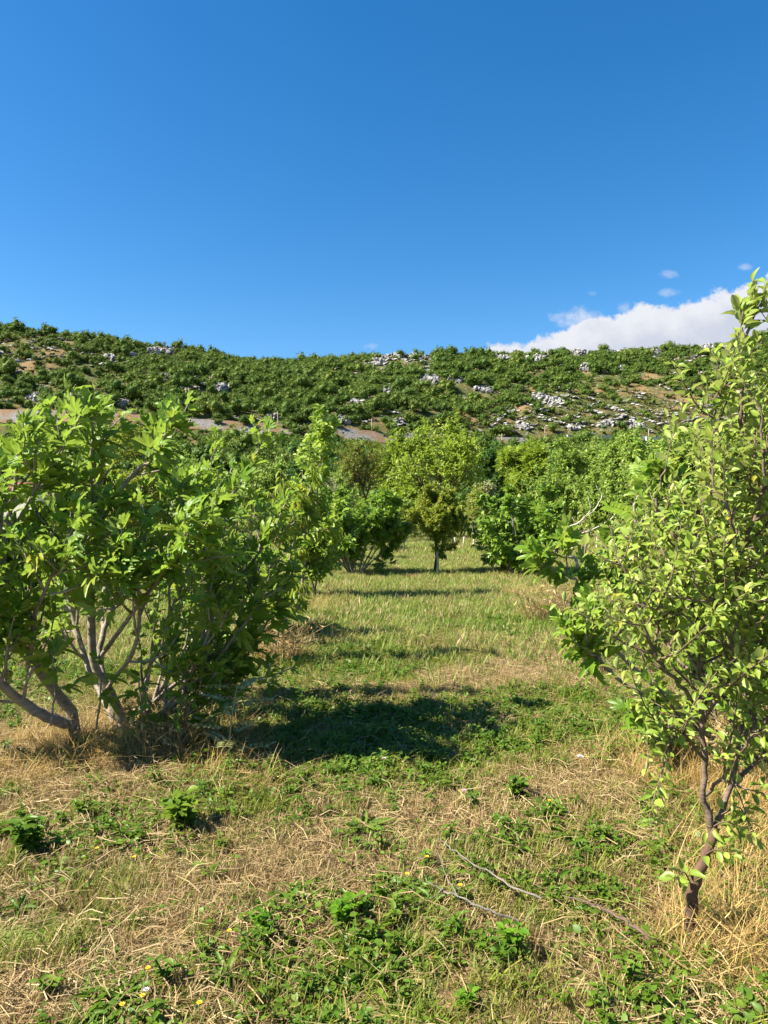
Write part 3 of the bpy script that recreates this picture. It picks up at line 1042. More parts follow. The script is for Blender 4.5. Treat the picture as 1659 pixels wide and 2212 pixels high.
# ------------------------------------------------------------------ the young apple tree at the right
def build_apple():
    D = 2.62
    base = at(1490, 2040, D); base[2] = float(gz(base[0], base[1]))
    root = thing('apple_tree', base, 'young apple tree at the right with forked reddish trunk and one long upright shoot', 'apple tree')
    trunk = [(1487, 2045, 2.62), (1490, 1985, 2.62), (1502, 1920, 2.62), (1528, 1845, 2.62), (1545, 1790, 2.62)]
    L = [
        ([(1540, 1800, 2.62), (1524, 1730, 2.62), (1522, 1640, 2.61), (1513, 1500, 2.6), (1520, 1400, 2.6), (1552, 1270, 2.6), (1575, 1180, 2.62), (1590, 1060, 2.64), (1602, 940, 2.66)], 0.0125),
        ([(1543, 1800, 2.63), (1578, 1700, 2.66), (1598, 1600, 2.70), (1612, 1500, 2.74), (1632, 1380, 2.78), (1650, 1250, 2.8), (1660, 1100, 2.82), (1650, 960, 2.84)], 0.012),
        ([(1516, 1560, 2.6), (1470, 1480, 2.58), (1412, 1405, 2.55), (1378, 1300, 2.54), (1350, 1230, 2.54), (1325, 1215, 2.54)], 0.009),
        ([(1602, 940, 2.66), (1600, 860, 2.66), (1606, 760, 2.65), (1616, 680, 2.65), (1626, 602, 2.65)], 0.0085),
        ([(1598, 1600, 2.7), (1680, 1540, 2.6), (1760, 1440, 2.55), (1800, 1300, 2.5)], 0.014),
        ([(1520, 1400, 2.6), (1490, 1280, 2.55), (1500, 1150, 2.5), (1525, 1050, 2.5), (1545, 970, 2.5)], 0.011),
        ([(1632, 1380, 2.78), (1700, 1250, 2.8), (1740, 1100, 2.8), (1730, 950, 2.8)], 0.012),
        ([(1552, 1270, 2.6), (1470, 1180, 2.66), (1420, 1080, 2.7), (1440, 1000, 2.7)], 0.010),
        ([(1555, 1270, 2.6), (1620, 1150, 2.45), (1650, 1000, 2.4), (1640, 880, 2.4)], 0.010),
        ([(1578, 1700, 2.66), (1640, 1640, 2.8), (1700, 1560, 2.9), (1760, 1450, 2.95)], 0.010),
        ([(1515, 1480, 2.6), (1450, 1400, 2.75), (1400, 1300, 2.85), (1370, 1180, 2.9)], 0.010),
        ([(1530, 1360, 2.6), (1590, 1260, 2.4), (1580, 1130, 2.3), (1540, 1030, 2.3)], 0.009),
        ([(1522, 1640, 2.61), (1480, 1590, 2.55), (1440, 1570, 2.5), (1400, 1580, 2.46)], 0.007),
        ([(1524, 1720, 2.62), (1580, 1660, 2.5), (1620, 1600, 2.42), (1650, 1570, 2.4)], 0.007),
        ([(1605, 1560, 2.72), (1650, 1560, 2.85), (1700, 1600, 2.9), (1740, 1640, 2.9)], 0.007),
        ([(1516, 1560, 2.6), (1545, 1500, 2.75), (1580, 1480, 2.9), (1620, 1500, 3.0)], 0.007),
        ([(1650, 1250, 2.8), (1700, 1100, 2.7), (1715, 980, 2.65), (1700, 860, 2.62), (1690, 790, 2.62)], 0.010),
        ([(1590, 1060, 2.64), (1560, 980, 2.6), (1545, 900, 2.58), (1550, 850, 2.58)], 0.007),
        ([(1632, 1380, 2.78), (1610, 1200, 2.9), (1620, 1050, 2.95), (1640, 900, 2.95)], 0.010),
        ([(1598, 1600, 2.7), (1560, 1500, 2.8), (1500, 1430, 2.85), (1460, 1350, 2.9)], 0.009),
        ([(1612, 1500, 2.74), (1680, 1420, 2.6), (1720, 1330, 2.5), (1700, 1200, 2.45)], 0.009),
        ([(1520, 1560, 2.62), (1580, 1440, 2.42), (1560, 1330, 2.35), (1500, 1260, 2.3)], 0.009),
    ]
    env = [(at(1640, 1330, 2.65) - base, np.array([0.46, 0.58, 0.68])), (at(1470, 1330, 2.6) - base, np.array([0.32, 0.45, 0.46])),
           (at(1760, 1280, 2.7) - base, np.array([0.5, 0.6, 0.6])), (at(1660, 1000, 2.65) - base, np.array([0.20, 0.3, 0.34])), (at(1740, 1000, 2.65) - base, np.array([0.3, 0.4, 0.42]))]
    tb = MB()
    g0 = Grower(200)
    P = g0.refine([at(*q) - base for q in trunk], 5, 0.003)
    rad = np.interp(np.linspace(0, 1, len(P)), [0, 0.15, 0.5, 0.8, 1], [0.038, 0.021, 0.0215, 0.0165, 0.017])
    tb.tube(P, rad, 12)
    tb.build('trunk', M['apple_base'], root)
    crown = MB()
    lf = dict(per_m=92, size=0.043, t0=0.08, droop=-0.02, along=0.55, tipalong=0.7, out=0.85, njit=0.5, sun=0.5)
    for k, (pl, w_) in enumerate(L):
        g = Grower(210 + k, env, (0.14, 0.02, 0.0), 0.2)
        P = g.refine([at(*q) - base for q in pl], 5, 0.004)
        lm = g.limb(P, w_, 0.0035)
        if k == 3:
            g.leaves(P, dict(lf, n=46, t0=0.0, size=0.055, along=0.8, out=0.6))
            for e in ([(1612, 720), (1640, 660), (1665, 625)], [(1608, 750), (1600, 690), (1598, 668)]):
                Q = g.refine([at(*e[0], 2.65) - base, at(*e[1], 2.64) - base, at(*e[2], 2.63) - base], 4)
                g.limb(Q, 0.004, 0.002, 1)
                g.leaves(Q, dict(lf, n=14, t0=0.2, size=0.058, along=0.8, out=0.6))
        else:
            t0 = 0.26 if k == 0 else 0.25 if k == 1 else 0.2
            g.spawn(lm, [dict(per_m=14, L=0.46, ang=46, r=0.006, seg=6, wob=0.12, t0=t0, trop=0.10, rmin=0.0018, free=0.06, leaf=lf),
                         dict(n=2, L=0.20, ang=45, r=0.003, seg=4, wob=0.12, t0=0.2, trop=0.08, rmin=0.0014, free=0.1, leaf=dict(lf, per_m=60))])
            g.leaves(P[len(P) // 2:], dict(lf, per_m=34))
        g.wood(7).build('stem', M['apple_bark'], root)
        stamp_leaves(crown, T_APPLE, np.concatenate(g.lp), np.concatenate(g.ld), np.concatenate(g.ln), np.concatenate(g.ls), g.r)
    # a few leafy water shoots low on the trunk
    for k, (a, b_) in enumerate([((1535, 1790), (1600, 1790)), ((1520, 1850), (1580, 1850)), ((1500, 1930), (1460, 1900)), ((1600, 1600), (1660, 1690)), ((1560, 1760), (1640, 1820))]):
        g = Grower(240 + k)
        P = g.refine([at(*a, 2.62) - base, at((a[0] + b_[0]) / 2, min(a[1], b_[1]) - 14, 2.58) - base, at(*b_, 2.55) - base], 4)
        g.limb(P, 0.004, 0.0015, 1)
        g.leaves(P, dict(lf, n=12, size=0.06))
        g.wood(5).build('shoot', M['apple_bark'], root)
        stamp_leaves(crown, T_APPLE, np.concatenate(g.lp), np.concatenate(g.ld), np.concatenate(g.ln), np.concatenate(g.ls), g.r)
    crown.build('crown', M['apple_leaf'], root)


build_apple()


# ------------------------------------------------------------------ second fig, behind the apple
def build_fig2():
    D = 4.6
    base = at(1590, 1650, D); base[2] = float(gz(base[0], base[1]))
    root = thing('fig_tree', base, 'lower fig bush behind the apple tree with lobed leaves reaching left over the grass', 'fig tree')
    L = [
        [(1575, 1650, 4.6), (1480, 1540, 4.6), (1400, 1470, 4.6), (1330, 1400, 4.6), (1290, 1320, 4.6), (1250, 1260, 4.6), (1215, 1240, 4.6)],
        [(1580, 1650, 4.6), (1500, 1560, 4.5), (1420, 1520, 4.45), (1340, 1470, 4.4), (1290, 1420, 4.4), (1262, 1400, 4.4)],
        [(1590, 1640, 4.6), (1520, 1480, 4.8), (1460, 1330, 4.9), (1400, 1190, 4.9), (1368, 1100, 4.9), (1390, 1060, 4.9)],
        [(1600, 1640, 4.6), (1560, 1470, 4.7), (1500, 1300, 4.8), (1450, 1150, 4.8), (1430, 1050, 4.8)],
        [(1610, 1640, 4.6), (1640, 1480, 4.7), (1660, 1300, 4.8), (1640, 1150, 4.8)],
        [(1610, 1640, 4.6), (1700, 1520, 4.6), (1780, 1380, 4.6), (1800, 1250, 4.6)],
        [(1570, 1650, 4.55), (1500, 1610, 4.4), (1450, 1590, 4.35), (1410, 1575, 4.3)],
        [(1600, 1650, 4.5), (1620, 1600, 4.3), (1610, 1540, 4.2), (1590, 1480, 4.15)],
        [(1610, 1650, 4.6), (1660, 1610, 4.5), (1700, 1560, 4.45), (1690, 1480, 4.4)],
        [(1600, 1650, 4.7), (1560, 1580, 4.9), (1520, 1500, 5.0), (1530, 1400, 5.0)],
    ]
    W = [0.020, 0.018, 0.022, 0.02, 0.02, 0.02, 0.012, 0.012, 0.012, 0.012]
    env = [(at(1560, 1380, 4.7) - base, np.array([0.8, 0.8, 0.85])), (at(1340, 1330, 4.6) - base, np.array([0.36, 0.5, 0.42])), (at(1420, 1090, 4.8) - base, np.array([0.22, 0.4, 0.25]))]
    crown = MB()
    for k, pl in enumerate(L):
        g = Grower(300 + k, env, (0.08, 0.03, 0.0), 0.2)
        P = g.refine([at(*q) - base for q in pl], 5, 0.006)
        P[0][2] = -0.05
        lm = g.limb(P, W[k], 0.007)
        sp = fig_limb_specs(0.8, 0.115, 8)
        sp[0]['per_m'] = 3.4; sp[0]['t0'] = 0.4
        g.spawn(lm, sp)
        g.leaves(P[-8:], dict(n=14, size=0.14, t0=0.05, droop=0.0, along=0.35, tipalong=1.0, out=0.9, njit=0.35, sun=0.6))
        g.wood(7).build('stem', M['fig_bark'], root)
        stamp_leaves(crown, T_FIG, np.concatenate(g.lp), np.concatenate(g.ld), np.concatenate(g.ln), np.concatenate(g.ls), g.r)
    crown.build('crown', M['fig_leaf'], root)


build_fig2()

# ------------------------------------------------------------------ the orchard
orchard_tree('fig_tree', 'dense fig bush right behind the large left fig, its top and right side showing', 'fig tree', 445, 8.6, 1000, 260, T_FIG, 'fig_leaf', 'fig_bark', 11,
             size=0.13, stems=7, r0=0.03, dens=0.75, ang=46, nleaf=7, low=0.1)


def build_yellow():
    Y = 7.4
    b = base_at(592, Y)
    root = thing('persimmon_tree', b, 'sapling with long drooping yellow-green leaves between the left fig and the oak sapling', 'fruit tree')
    env = [(np.array([-0.06, 0, 1.25]), np.array([0.40, 0.5, 0.85]))]
    g = Grower(55, env, (0.05, 0, 0), 0.3)
    tp = g.path((0, 0, -0.05), (0, 0, 1), 1.95, 10, 0.06, 0.08, True)
    tk = g.limb(tp, 0.022, 0.006)
    lf = dict(n=10, size=0.12, t0=0.1, droop=-0.8, along=0.3, out=0.6, njit=0.5, sun=0.9)
    g.spawn(tk, [dict(n=17, L=0.6, ang=62, r=0.009, seg=5, wob=0.14, t0=0.28, trop=0.04, leaf=lf), dict(n=3, L=0.28, ang=45, r=0.004, seg=3, wob=0.1, t0=0.2, leaf=dict(lf, n=7))])
    finish(g, root, M['grey_bark'], M['yellow_leaf'], T_NAR)
    g2 = Grower(56)
    n = 16
    e = at(615, 1110, Y) - b
    g2.lp = [e + g2.r.normal(0, (0.10, 0.08, 0.09), (n, 3))]; g2.ld = [np.tile([0.05, 0, -1.0], (n, 1)) + g2.r.normal(0, 0.25, (n, 3))]
    g2.ln = [np.tile([-0.5, -1, 0.2], (n, 1)) + g2.r.normal(0, 0.3, (n, 3))]; g2.ls = [g2.r.uniform(0.12, 0.2, n)]
    mb = MB()
    stamp_leaves(mb, T_NAR, g2.lp[0], g2.ld[0], g2.ln[0], g2.ls[0], g2.r)
    o = mb.build('withered_leaves', M['dead_leaf'], root)
    o['label'] = 'hanging cluster of withered brown leaves'


build_yellow()


def build_oak():
    Y = 12.6
    b = base_at(668, Y)
    root = thing('oak_tree', b, 'tall slender young oak with thin pale stems, its tip reaching the hill track', 'oak tree')
    g = Grower(61, [(np.array([-0.1, 0, 1.2]), np.array([0.62, 0.7, 1.15])), (np.array([-0.05, 0, 2.4]), np.array([0.42, 0.4, 0.95]))], (0.12, 0, 0), 0.35)
    lf = dict(n=10, size=0.11, t0=0.05, droop=-0.05, along=0.45, njit=0.6)
    for k, (d, L, r0) in enumerate([((-0.02, 0, 1), 3.15, 0.03), ((0.1, 0.05, 1), 1.9, 0.022), ((-0.16, 0.03, 1), 2.3, 0.024), ((0.2, -0.1, 1), 1.5, 0.018), ((-0.3, -0.1, 1), 1.7, 0.018)]):
        tp = g.path((0.07 * (k - 2), 0.03 * k, -0.05), d, L, 12, 0.04, 0.06, True)
        tk = g.limb(tp, r0, 0.005)
        g.spawn(tk, [dict(per_m=8, L=0.62, ang=52, r=0.008, seg=4, wob=0.14, t0=0.16, trop=0.06, leaf=lf), dict(n=4, L=0.26, ang=48, r=0.004, seg=3, wob=0.12, t0=0.15, leaf=lf)])
    finish(g, root, M['grey_bark'], M['oak_leaf'], T_OAK)


build_oak()

orchard_tree('fig_tree', 'round fig bush with bare lower stems at the left of the grass lane', 'fig tree', 768, 17.0, 1038, 185, T_FIGF, 'fig_leaf_far', 'fig_bark', 12,
             size=0.14, stems=13, r0=0.028, dens=1.1, ang=44, nleaf=9, low=0.16)
orchard_tree('fig_tree', 'leafy fig bush with bare inner stems at the right of the grass lane', 'fig tree', 1115, 17.2, 1050, 245, T_FIGF, 'fig_leaf_far', 'fig_bark', 13,
             size=0.14, stems=14, r0=0.028, dens=1.1, ang=44, nleaf=9, low=0.1)
orchard_tree('olive_tree', 'silver-leaved olive tree showing between the oak sapling and the round fig', 'olive tree', 690, 22.0, 1036, 130, T_NARD, 'silver_leaf', 'grey_bark', 14,
             size=0.09, dens=1.1, r0=0.05, nleaf=14)
orchard_tree('plum_tree', 'small yellow-green plum tree beside a wooden stake in the middle of the grass lane', 'plum tree', 940, 17.5, 1068, 145, T_DIA, 'plum_leaf', 'dark_bark', 15,
             size=0.07, dens=1.5, r0=0.045, clear=0.2, limbs=18, low=0.14, nleaf=14, rough=0.2, ang=62)
orchard_tree('walnut_tree', 'tall rounded walnut tree at the far end of the grass lane', 'walnut tree', 948, 36, 918, 225, T_DIA, 'walnut_leaf', 'dark_bark', 16,
             size=0.21, dens=1.15, r0=0.14, clear=0.2, limbs=16, low=0.08, nleaf=11, rough=0.42, ang=55, free=0.10)
orchard_tree('cherry_tree', 'thin brownish tree with dark leaning limbs left of the walnut', 'fruit tree', 800, 33, 965, 150, T_DIA, 'brown_leaf', 'dark_bark', 17,
             size=0.11, dens=1.2, r0=0.11, clear=0.3, limbs=9, low=0.25, nleaf=12, lean=-0.4, rough=0.3)
orchard_tree('pear_tree', 'upright pear tree with wind-tossed shoots just right of the lane fig', 'pear tree', 1195, 21.5, 992, 170, T_DIA, 'pear_leaf', 'grey_bark', 18,
             size=0.12, dens=1.455, r0=0.05, clear=0.22, limbs=12, low=0.12, nleaf=13, ang=36, wind=(0.25, 0.05, 0), rough=0.35, free=0.12)
orchard_tree('pear_tree', 'pear tree whose top shoots bend to the right below the retaining wall', 'pear tree', 1262, 24, 975, 160, T_DIA, 'pear_leaf', 'grey_bark', 19,
             size=0.12, dens=1.45, r0=0.05, clear=0.22, limbs=12, low=0.15, nleaf=13, ang=36, wind=(0.3, 0.05, 0), rough=0.35, free=0.12, lean=0.15)
orchard_tree('pear_tree', 'dense green pear tree with a narrow top left of the ailanthus sapling', 'pear tree', 1345, 19, 965, 150, T_DIA, 'pear_leaf', 'grey_bark', 20,
             size=0.12, dens=1.6, r0=0.05, clear=0.15, limbs=14, low=0.04, nleaf=13, ang=38, wind=(0.2, 0.05, 0), rough=0.3, free=0.1)
orchard_tree('pear_tree', 'wind-bent pear tree with paired pale tips rising in front of the right slope', 'pear tree', 1425, 13.5, 905, 190, T_OV, 'pear_leaf', 'grey_bark', 21,
             size=0.10, dens=1.4, r0=0.045, clear=0.2, limbs=13, low=0.1, nleaf=13, ang=32, wind=(0.4, 0.05, 0), rough=0.4, free=0.2, lean=0.12)
orchard_tree('pear_tree', 'leafy pear tree half hidden behind the apple tree at the right', 'pear tree', 1560, 15, 930, 210, T_OV, 'pear_leaf', 'grey_bark', 22,
             size=0.10, dens=1.4, r0=0.05, clear=0.2, limbs=12, low=0.05, nleaf=12, wind=(0.3, 0.05, 0), rough=0.3)


def build_bare():
    Y = 18.6
    b = base_at(1248, Y)
    root = thing('almond_tree', b, 'small pale-leaved tree with long bare curving limbs beside the lane fig', 'fruit tree')
    g = Grower(71, None, (0.1, 0, 0))
    for pl in ([(1225, 1200), (1215, 1150), (1255, 1125), (1285, 1100), (1300, 1070), (1288, 1050)], [(1230, 1205), (1250, 1158), (1300, 1135), (1330, 1110), (1345, 1085)],
               [(1226, 1200), (1222, 1160), (1210, 1120)], [(1255, 1125), (1275, 1100), (1270, 1075)], [(1300, 1135), (1330, 1128), (1345, 1120)]):
        P = g.refine([at(q[0], q[1], Y) - b for q in pl], 4, 0.01)
        g.limb(P, 0.028 if pl[0][1] > 1190 else 0.014, 0.006, 1)
    tp = g.refine([np.array([0, 0, -0.05]), np.array([-0.05, 0, 0.3]), at(1228, 1202, Y) - b, at(1226, 1185, Y) - b], 3)
    g.limb(tp, 0.05, 0.04)
    g.env = [(at(1268, 1105, Y + 0.8) - b, np.array([0.5, 0.5, 0.6]))]
    P = g.path(at(1240, 1180, Y) - b, (0.3, 0.3, 1), 1.2, 6, 0.1, 0.05)
    g.spawn(g.limb(P, 0.02, 0.006, 1), [dict(n=9, L=0.6, ang=50, r=0.01, seg=4, t0=0.1), dict(n=6, L=0.35, ang=50, r=0.004, seg=3, t0=0.1, leaf=dict(n=11, size=0.06, t0=0.05, droop=-0.1))])
    finish(g, root, M['pale_bark'], M['plum_leaf'], T_DIA)


build_bare()


def build_ailanthus():
    Y = 8.8
    b = base_at(1392, Y)
    root = thing('ailanthus_sapling', b, 'slim ailanthus sapling with a tuft of long feathered leaves', 'sapling')
    g = Grower(81)
    H = EYE + (HY - 1040) / F * Y
    P = g.path((0, 0, -0.03), (-0.07, 0, 1), H, 8, 0.02, 0.02, True)
    g.limb(P, 0.014, 0.008)
    g.leaves(P[-4:], dict(n=15, size=0.50, t0=0.2, droop=0.35, along=0.5, tipalong=1.0, out=0.8, njit=0.2, sun=0.9))
    finish(g, root, M['grey_bark'], M['oak_leaf'], T_AIL)


build_ailanthus()

# behind the large fig, on the left
orchard_tree('plum_tree', 'small-leaved plum tree seen through the stems of the left fig', 'plum tree', 295, 12.5, 1015, 300, T_NARD, 'plum_leaf', 'grey_bark', 31,
             size=0.09, dens=1.5, r0=0.05, clear=0.15, limbs=14, low=0.02, nleaf=13)
orchard_tree('fig_tree', 'fig bush far left behind the large fig, in front of the red-roofed house', 'fig tree', 40, 13.5, 1115, 240, T_FIGF, 'fig_leaf_far', 'fig_bark', 32,
             size=0.2, stems=8, r0=0.03, dens=1.0, nleaf=9)
orchard_tree('plum_tree', 'leafy plum tree in shade behind the middle of the left fig', 'plum tree', 425, 15, 1020, 190, T_NARD, 'pear_leaf', 'grey_bark', 33,
             size=0.09, dens=1.4, r0=0.05, clear=0.2, limbs=12, low=0.04, nleaf=13)
orchard_tree('pear_tree', 'pear tree filling the gap behind the persimmon sapling', 'pear tree', 560, 19, 1010, 190, T_DIA, 'pear_leaf', 'grey_bark', 34,
             size=0.09, dens=1.3, r0=0.05, clear=0.2, limbs=12, low=0.1, nleaf=13)
orchard_tree('pear_tree', 'pear tree between the olive and the brownish tree, deep in the left row', 'pear tree', 735, 26, 1010, 120, T_DIA, 'pear_leaf', 'grey_bark', 35,
             size=0.10, dens=1.3, r0=0.06, clear=0.2, limbs=12, low=0.1, nleaf=13)
orchard_tree('plum_tree', 'low bushy plum just left of the staked tree at the lane end', 'plum tree', 872, 26, 1085, 90, T_DIA, 'pear_leaf', 'grey_bark', 36,
             size=0.08, dens=1.2, r0=0.04, clear=0.15, limbs=10, low=0.06, nleaf=12)
orchard_tree('plum_tree', 'pale plum tree behind the lane fig, right of the staked tree', 'plum tree', 1022, 27, 1075, 100, T_DIA, 'plum_leaf', 'pale_bark', 37,
             size=0.08, dens=1.2, r0=0.04, clear=0.3, limbs=10, low=0.25, nleaf=12)
orchard_tree('fig_tree', 'shaded fig bush low behind the reaching branches of the right fig', 'fig tree', 1395, 11.5, 1110, 170, T_FIGF, 'fig_leaf_far', 'fig_bark', 38,
             size=0.2, stems=7, r0=0.025, dens=0.9, nleaf=9)
orchard_tree('plum_tree', 'plum tree with a thin pale trunk standing under the bare curving limbs', 'plum tree', 1290, 27, 1060, 110, T_DIA, 'plum_leaf', 'pale_bark', 39,
             size=0.10, dens=1.4, r0=0.05, clear=0.4, limbs=10, low=0.35, nleaf=12)
orchard_tree('plum_tree', 'round dark-trunked plum tree between the two pears, its trunk clear of the grass', 'plum tree', 1240, 29, 1050, 120, T_DIA, 'pear_leaf', 'dark_bark', 40,
             size=0.09, dens=1.2, r0=0.06, clear=0.35, limbs=10, low=0.3, nleaf=12)

# the belt of taller trees that closes the orchard
bk = [
    (1062, 48, 985, 120, 'dark_leaf', 'dark bluish-green tree right of the walnut', 'broadleaf_tree'),
    (1040, 41, 1055, 60, 'silver_leaf', 'small silvery tree at the foot of the dark tree right of the walnut', 'olive_tree'),
    (1130, 46, 978, 150, 'walnut_leaf', 'light green spreading tree behind the right lane fig', 'walnut_tree'),
    (1225, 52, 985, 150, 'dark_leaf', 'dark tree showing between the wind-tossed pears', 'broadleaf_tree'),
    (1305, 50, 975, 140, 'pear_leaf', 'bushy green tree below the retaining wall', 'broadleaf_tree'),
    (1400, 54, 965, 170, 'dark_leaf', 'dark green tree behind the ailanthus sapling', 'broadleaf_tree'),
    (1500, 50, 960, 180, 'pear_leaf', 'bright tree behind the wind-bent pear at the right', 'broadleaf_tree'),
    (1600, 52, 960, 180, 'dark_leaf', 'dark tree at the far right behind the apple crown', 'broadleaf_tree'),
    (870, 47, 975, 110, 'walnut_leaf', 'light green tree tucked against the left side of the walnut', 'walnut_tree'),
    (735, 50, 985, 130, 'dark_leaf', 'dark tree behind the brownish leaning tree', 'broadleaf_tree'),
    (640, 52, 1005, 140, 'dark_leaf', 'dark tree behind the slender oak', 'broadleaf_tree'),
    (540, 50, 1015, 150, 'pear_leaf', 'green tree far behind the persimmon sapling', 'broadleaf_tree'),
    (430, 54, 1030, 160, 'dark_leaf', 'dark tree far behind the middle of the large fig', 'broadleaf_tree'),
    (330, 56, 1040, 150, 'dark_leaf', 'low dark tree in the field edge behind the fig stems', 'broadleaf_tree'),
    (215, 60, 1040, 170, 'pear_leaf', 'bushy tree right of the red-roofed house', 'broadleaf_tree'),
    (-30, 60, 1050, 150, 'dark_leaf', 'dark tree at the left edge beside the red-roofed house', 'broadleaf_tree'),
    (1750, 45, 960, 200, 'pear_leaf', 'green tree beyond the right edge of the apple crown', 'broadleaf_tree'),
]
for k, (px, Y, top, wp, lm, lab, nm) in enumerate(bk):
    wal = lm == 'walnut_leaf'
    orchard_tree(nm, lab, 'tree', px, Y, top, wp, T_WAL if wal else T_DIA, lm, 'dark_bark', 400 + k, size=0.4 if wal else 0.20, dens=1.25, r0=0.12, clear=0.18, limbs=13,
                 low=0.06, nleaf=9 if wal else 12, rough=0.3, ang=48, tl=0.34, group='trees closing the far side of the orchard')


und = [(905, 39, 1085, 120, 'pear_leaf', 'low leafy bush closing the lane under the walnut'), (990, 38, 1090, 110, 'oak_leaf', 'low light bush to the right of the walnut trunk'),
       (1075, 37, 1085, 120, 'dark_leaf', 'low dark bush behind the pale plum at the lane end'), (840, 37, 1075, 100, 'oak_leaf', 'low light bush left of the lane end'),
       (780, 36, 1070, 110, 'pear_leaf', 'low bush under the brownish leaning tree'), (1160, 36, 1080, 120, 'pear_leaf', 'low bush behind the right lane fig'),
       (1250, 38, 1080, 120, 'dark_leaf', 'low dark bush behind the bare curving limbs'), (1330, 36, 1075, 120, 'pear_leaf', 'low bush behind the narrow-topped pear'),
       (1420, 36, 1070, 130, 'oak_leaf', 'low bush far behind the wind-bent pear'), (1520, 36, 1070, 140, 'pear_leaf', 'low bush far behind the apple crown'),
       (700, 38, 1075, 120, 'pear_leaf', 'low bush behind the silver olive'), (610, 38, 1070, 130, 'oak_leaf', 'low bush far behind the persimmon sapling'),
       (510, 38, 1070, 130, 'pear_leaf', 'low bush behind the right half of the large fig'), (390, 38, 1075, 140, 'dark_leaf', 'low dark bush behind the middle of the large fig'),
       (250, 38, 1075, 150, 'pear_leaf', 'low bush behind the left stems of the large fig'), (165, 40, 1085, 130, 'oak_leaf', 'low bush to the right of the red-roofed house')]
for k, (px, Y, top, wp, lm, lab) in enumerate(und):
    orchard_tree('bush', lab, 'bush', px, Y, top, wp, T_DIA, lm, 'dark_bark', 460 + k, size=0.13, dens=1.2, r0=0.05, stems=6, low=0.0, nleaf=12, rough=0.3, ang=60, tl=0.5, group='bushes closing the end of the lane')


# ------------------------------------------------------------------ stakes in the grass
def stake(px, py, top, Y, th, lean, label, mat='stake_wood'):
    b = base_at(px, Y)
    H = (py - top) / F * Y + 0.03
    mb = MB()
    P = np.array([(0, 0, -0.06), (lean * 0.5, 0, H * 0.5), (lean, 0, H)])
    mb.tube(P, [th, th * 0.97, th * 0.9], 6)
    tag(mb.build('stake', M[mat]), label, 'stake', 'wooden stakes among the trees').location = tuple(b)


stake(947, 1243, 1190, 16.9, 0.028, -0.03, 'weathered wooden stake leaning by the trunk of the middle plum tree')
stake(1000, 1186, 1160, 28, 0.03, 0.05, 'short pale stake in the grass right of the lane end')
stake(986, 1183, 1163, 29.5, 0.028, -0.08, 'tilted pale stake next to another stake at the lane end')
stake(1296, 1190, 1150, 27, 0.03, 0.1, 'thin white stake under the trees right of the bare limbs')


# ------------------------------------------------------------------ houses at the hill foot
def house(px0, px1, eave, ridge, Y, label, seed, depth=7.0, wallh=4.5):
    x0 = (px0 - CX) / F * Y; x1 = (px1 - CX) / F * Y
    ze = EYE + (HY - eave) / F * Y; zr = EYE + (HY - ridge) / F * Y
    zb = float(hill_z((x0 + x1) / 2, Y)) - 0.5 if Y > FOOT - 6 else -0.1
    zb = min(zb, ze - 2.6)
    root = thing('house', ((x0 + x1) / 2, Y + depth / 2, zb), label, 'house', 'houses at the foot of the hill')
    h = ze - zb; w_ = (x1 - x0) / 2; dd = depth / 2
    mb = MB(); mb.box((0, 0, h / 2), (2 * w_ - 0.6, depth - 0.6, h)); mb.build('wall', M['plaster'], root, False)
    mb = MB()
    r = zr - zb
    k = min(w_ * 0.55, dd)
    V = [(-w_, -dd, h - 0.05), (w_, -dd, h - 0.05), (w_, dd, h - 0.05), (-w_, dd, h - 0.05), (-w_ + k, 0, r), (w_ - k, 0, r)]
    V += [(a, b, c - 0.14) for a, b, c in V[:4]]
    mb.add(V, [(1, 2, 5), (3, 0, 4)], [(0, 1, 5, 4), (2, 3, 4, 5), (6, 7, 1, 0), (7, 8, 2, 1), (8, 9, 3, 2), (9, 6, 0, 3), (9, 8, 7, 6)])
    ro = mb.build('roof', M['roof'], root, False)
    mb = MB(); mb.box((w_ * 0.75, 0.4, r * 0.5 + h * 0.5), (0.5, 0.5, r - h + 0.9)); mb.build('chimney', M['plaster'], ro, False)
    for xx in (-w_ * 0.5, w_ * 0.1, w_ * 0.62):
        mb = MB(); mb.box((xx, -dd + 0.28, h - 1.35), (0.9, 0.1, 1.2)); mb.build('window', M['window_dark'], root, False)


house(-25, 76, 1057, 1040, 104, 'pale-walled house with red tiled roof seen through the fig at the left edge', 1)
house(60, 125, 1022, 1008, 128, 'small red-roofed house higher up among the bushes behind the left fig', 2)

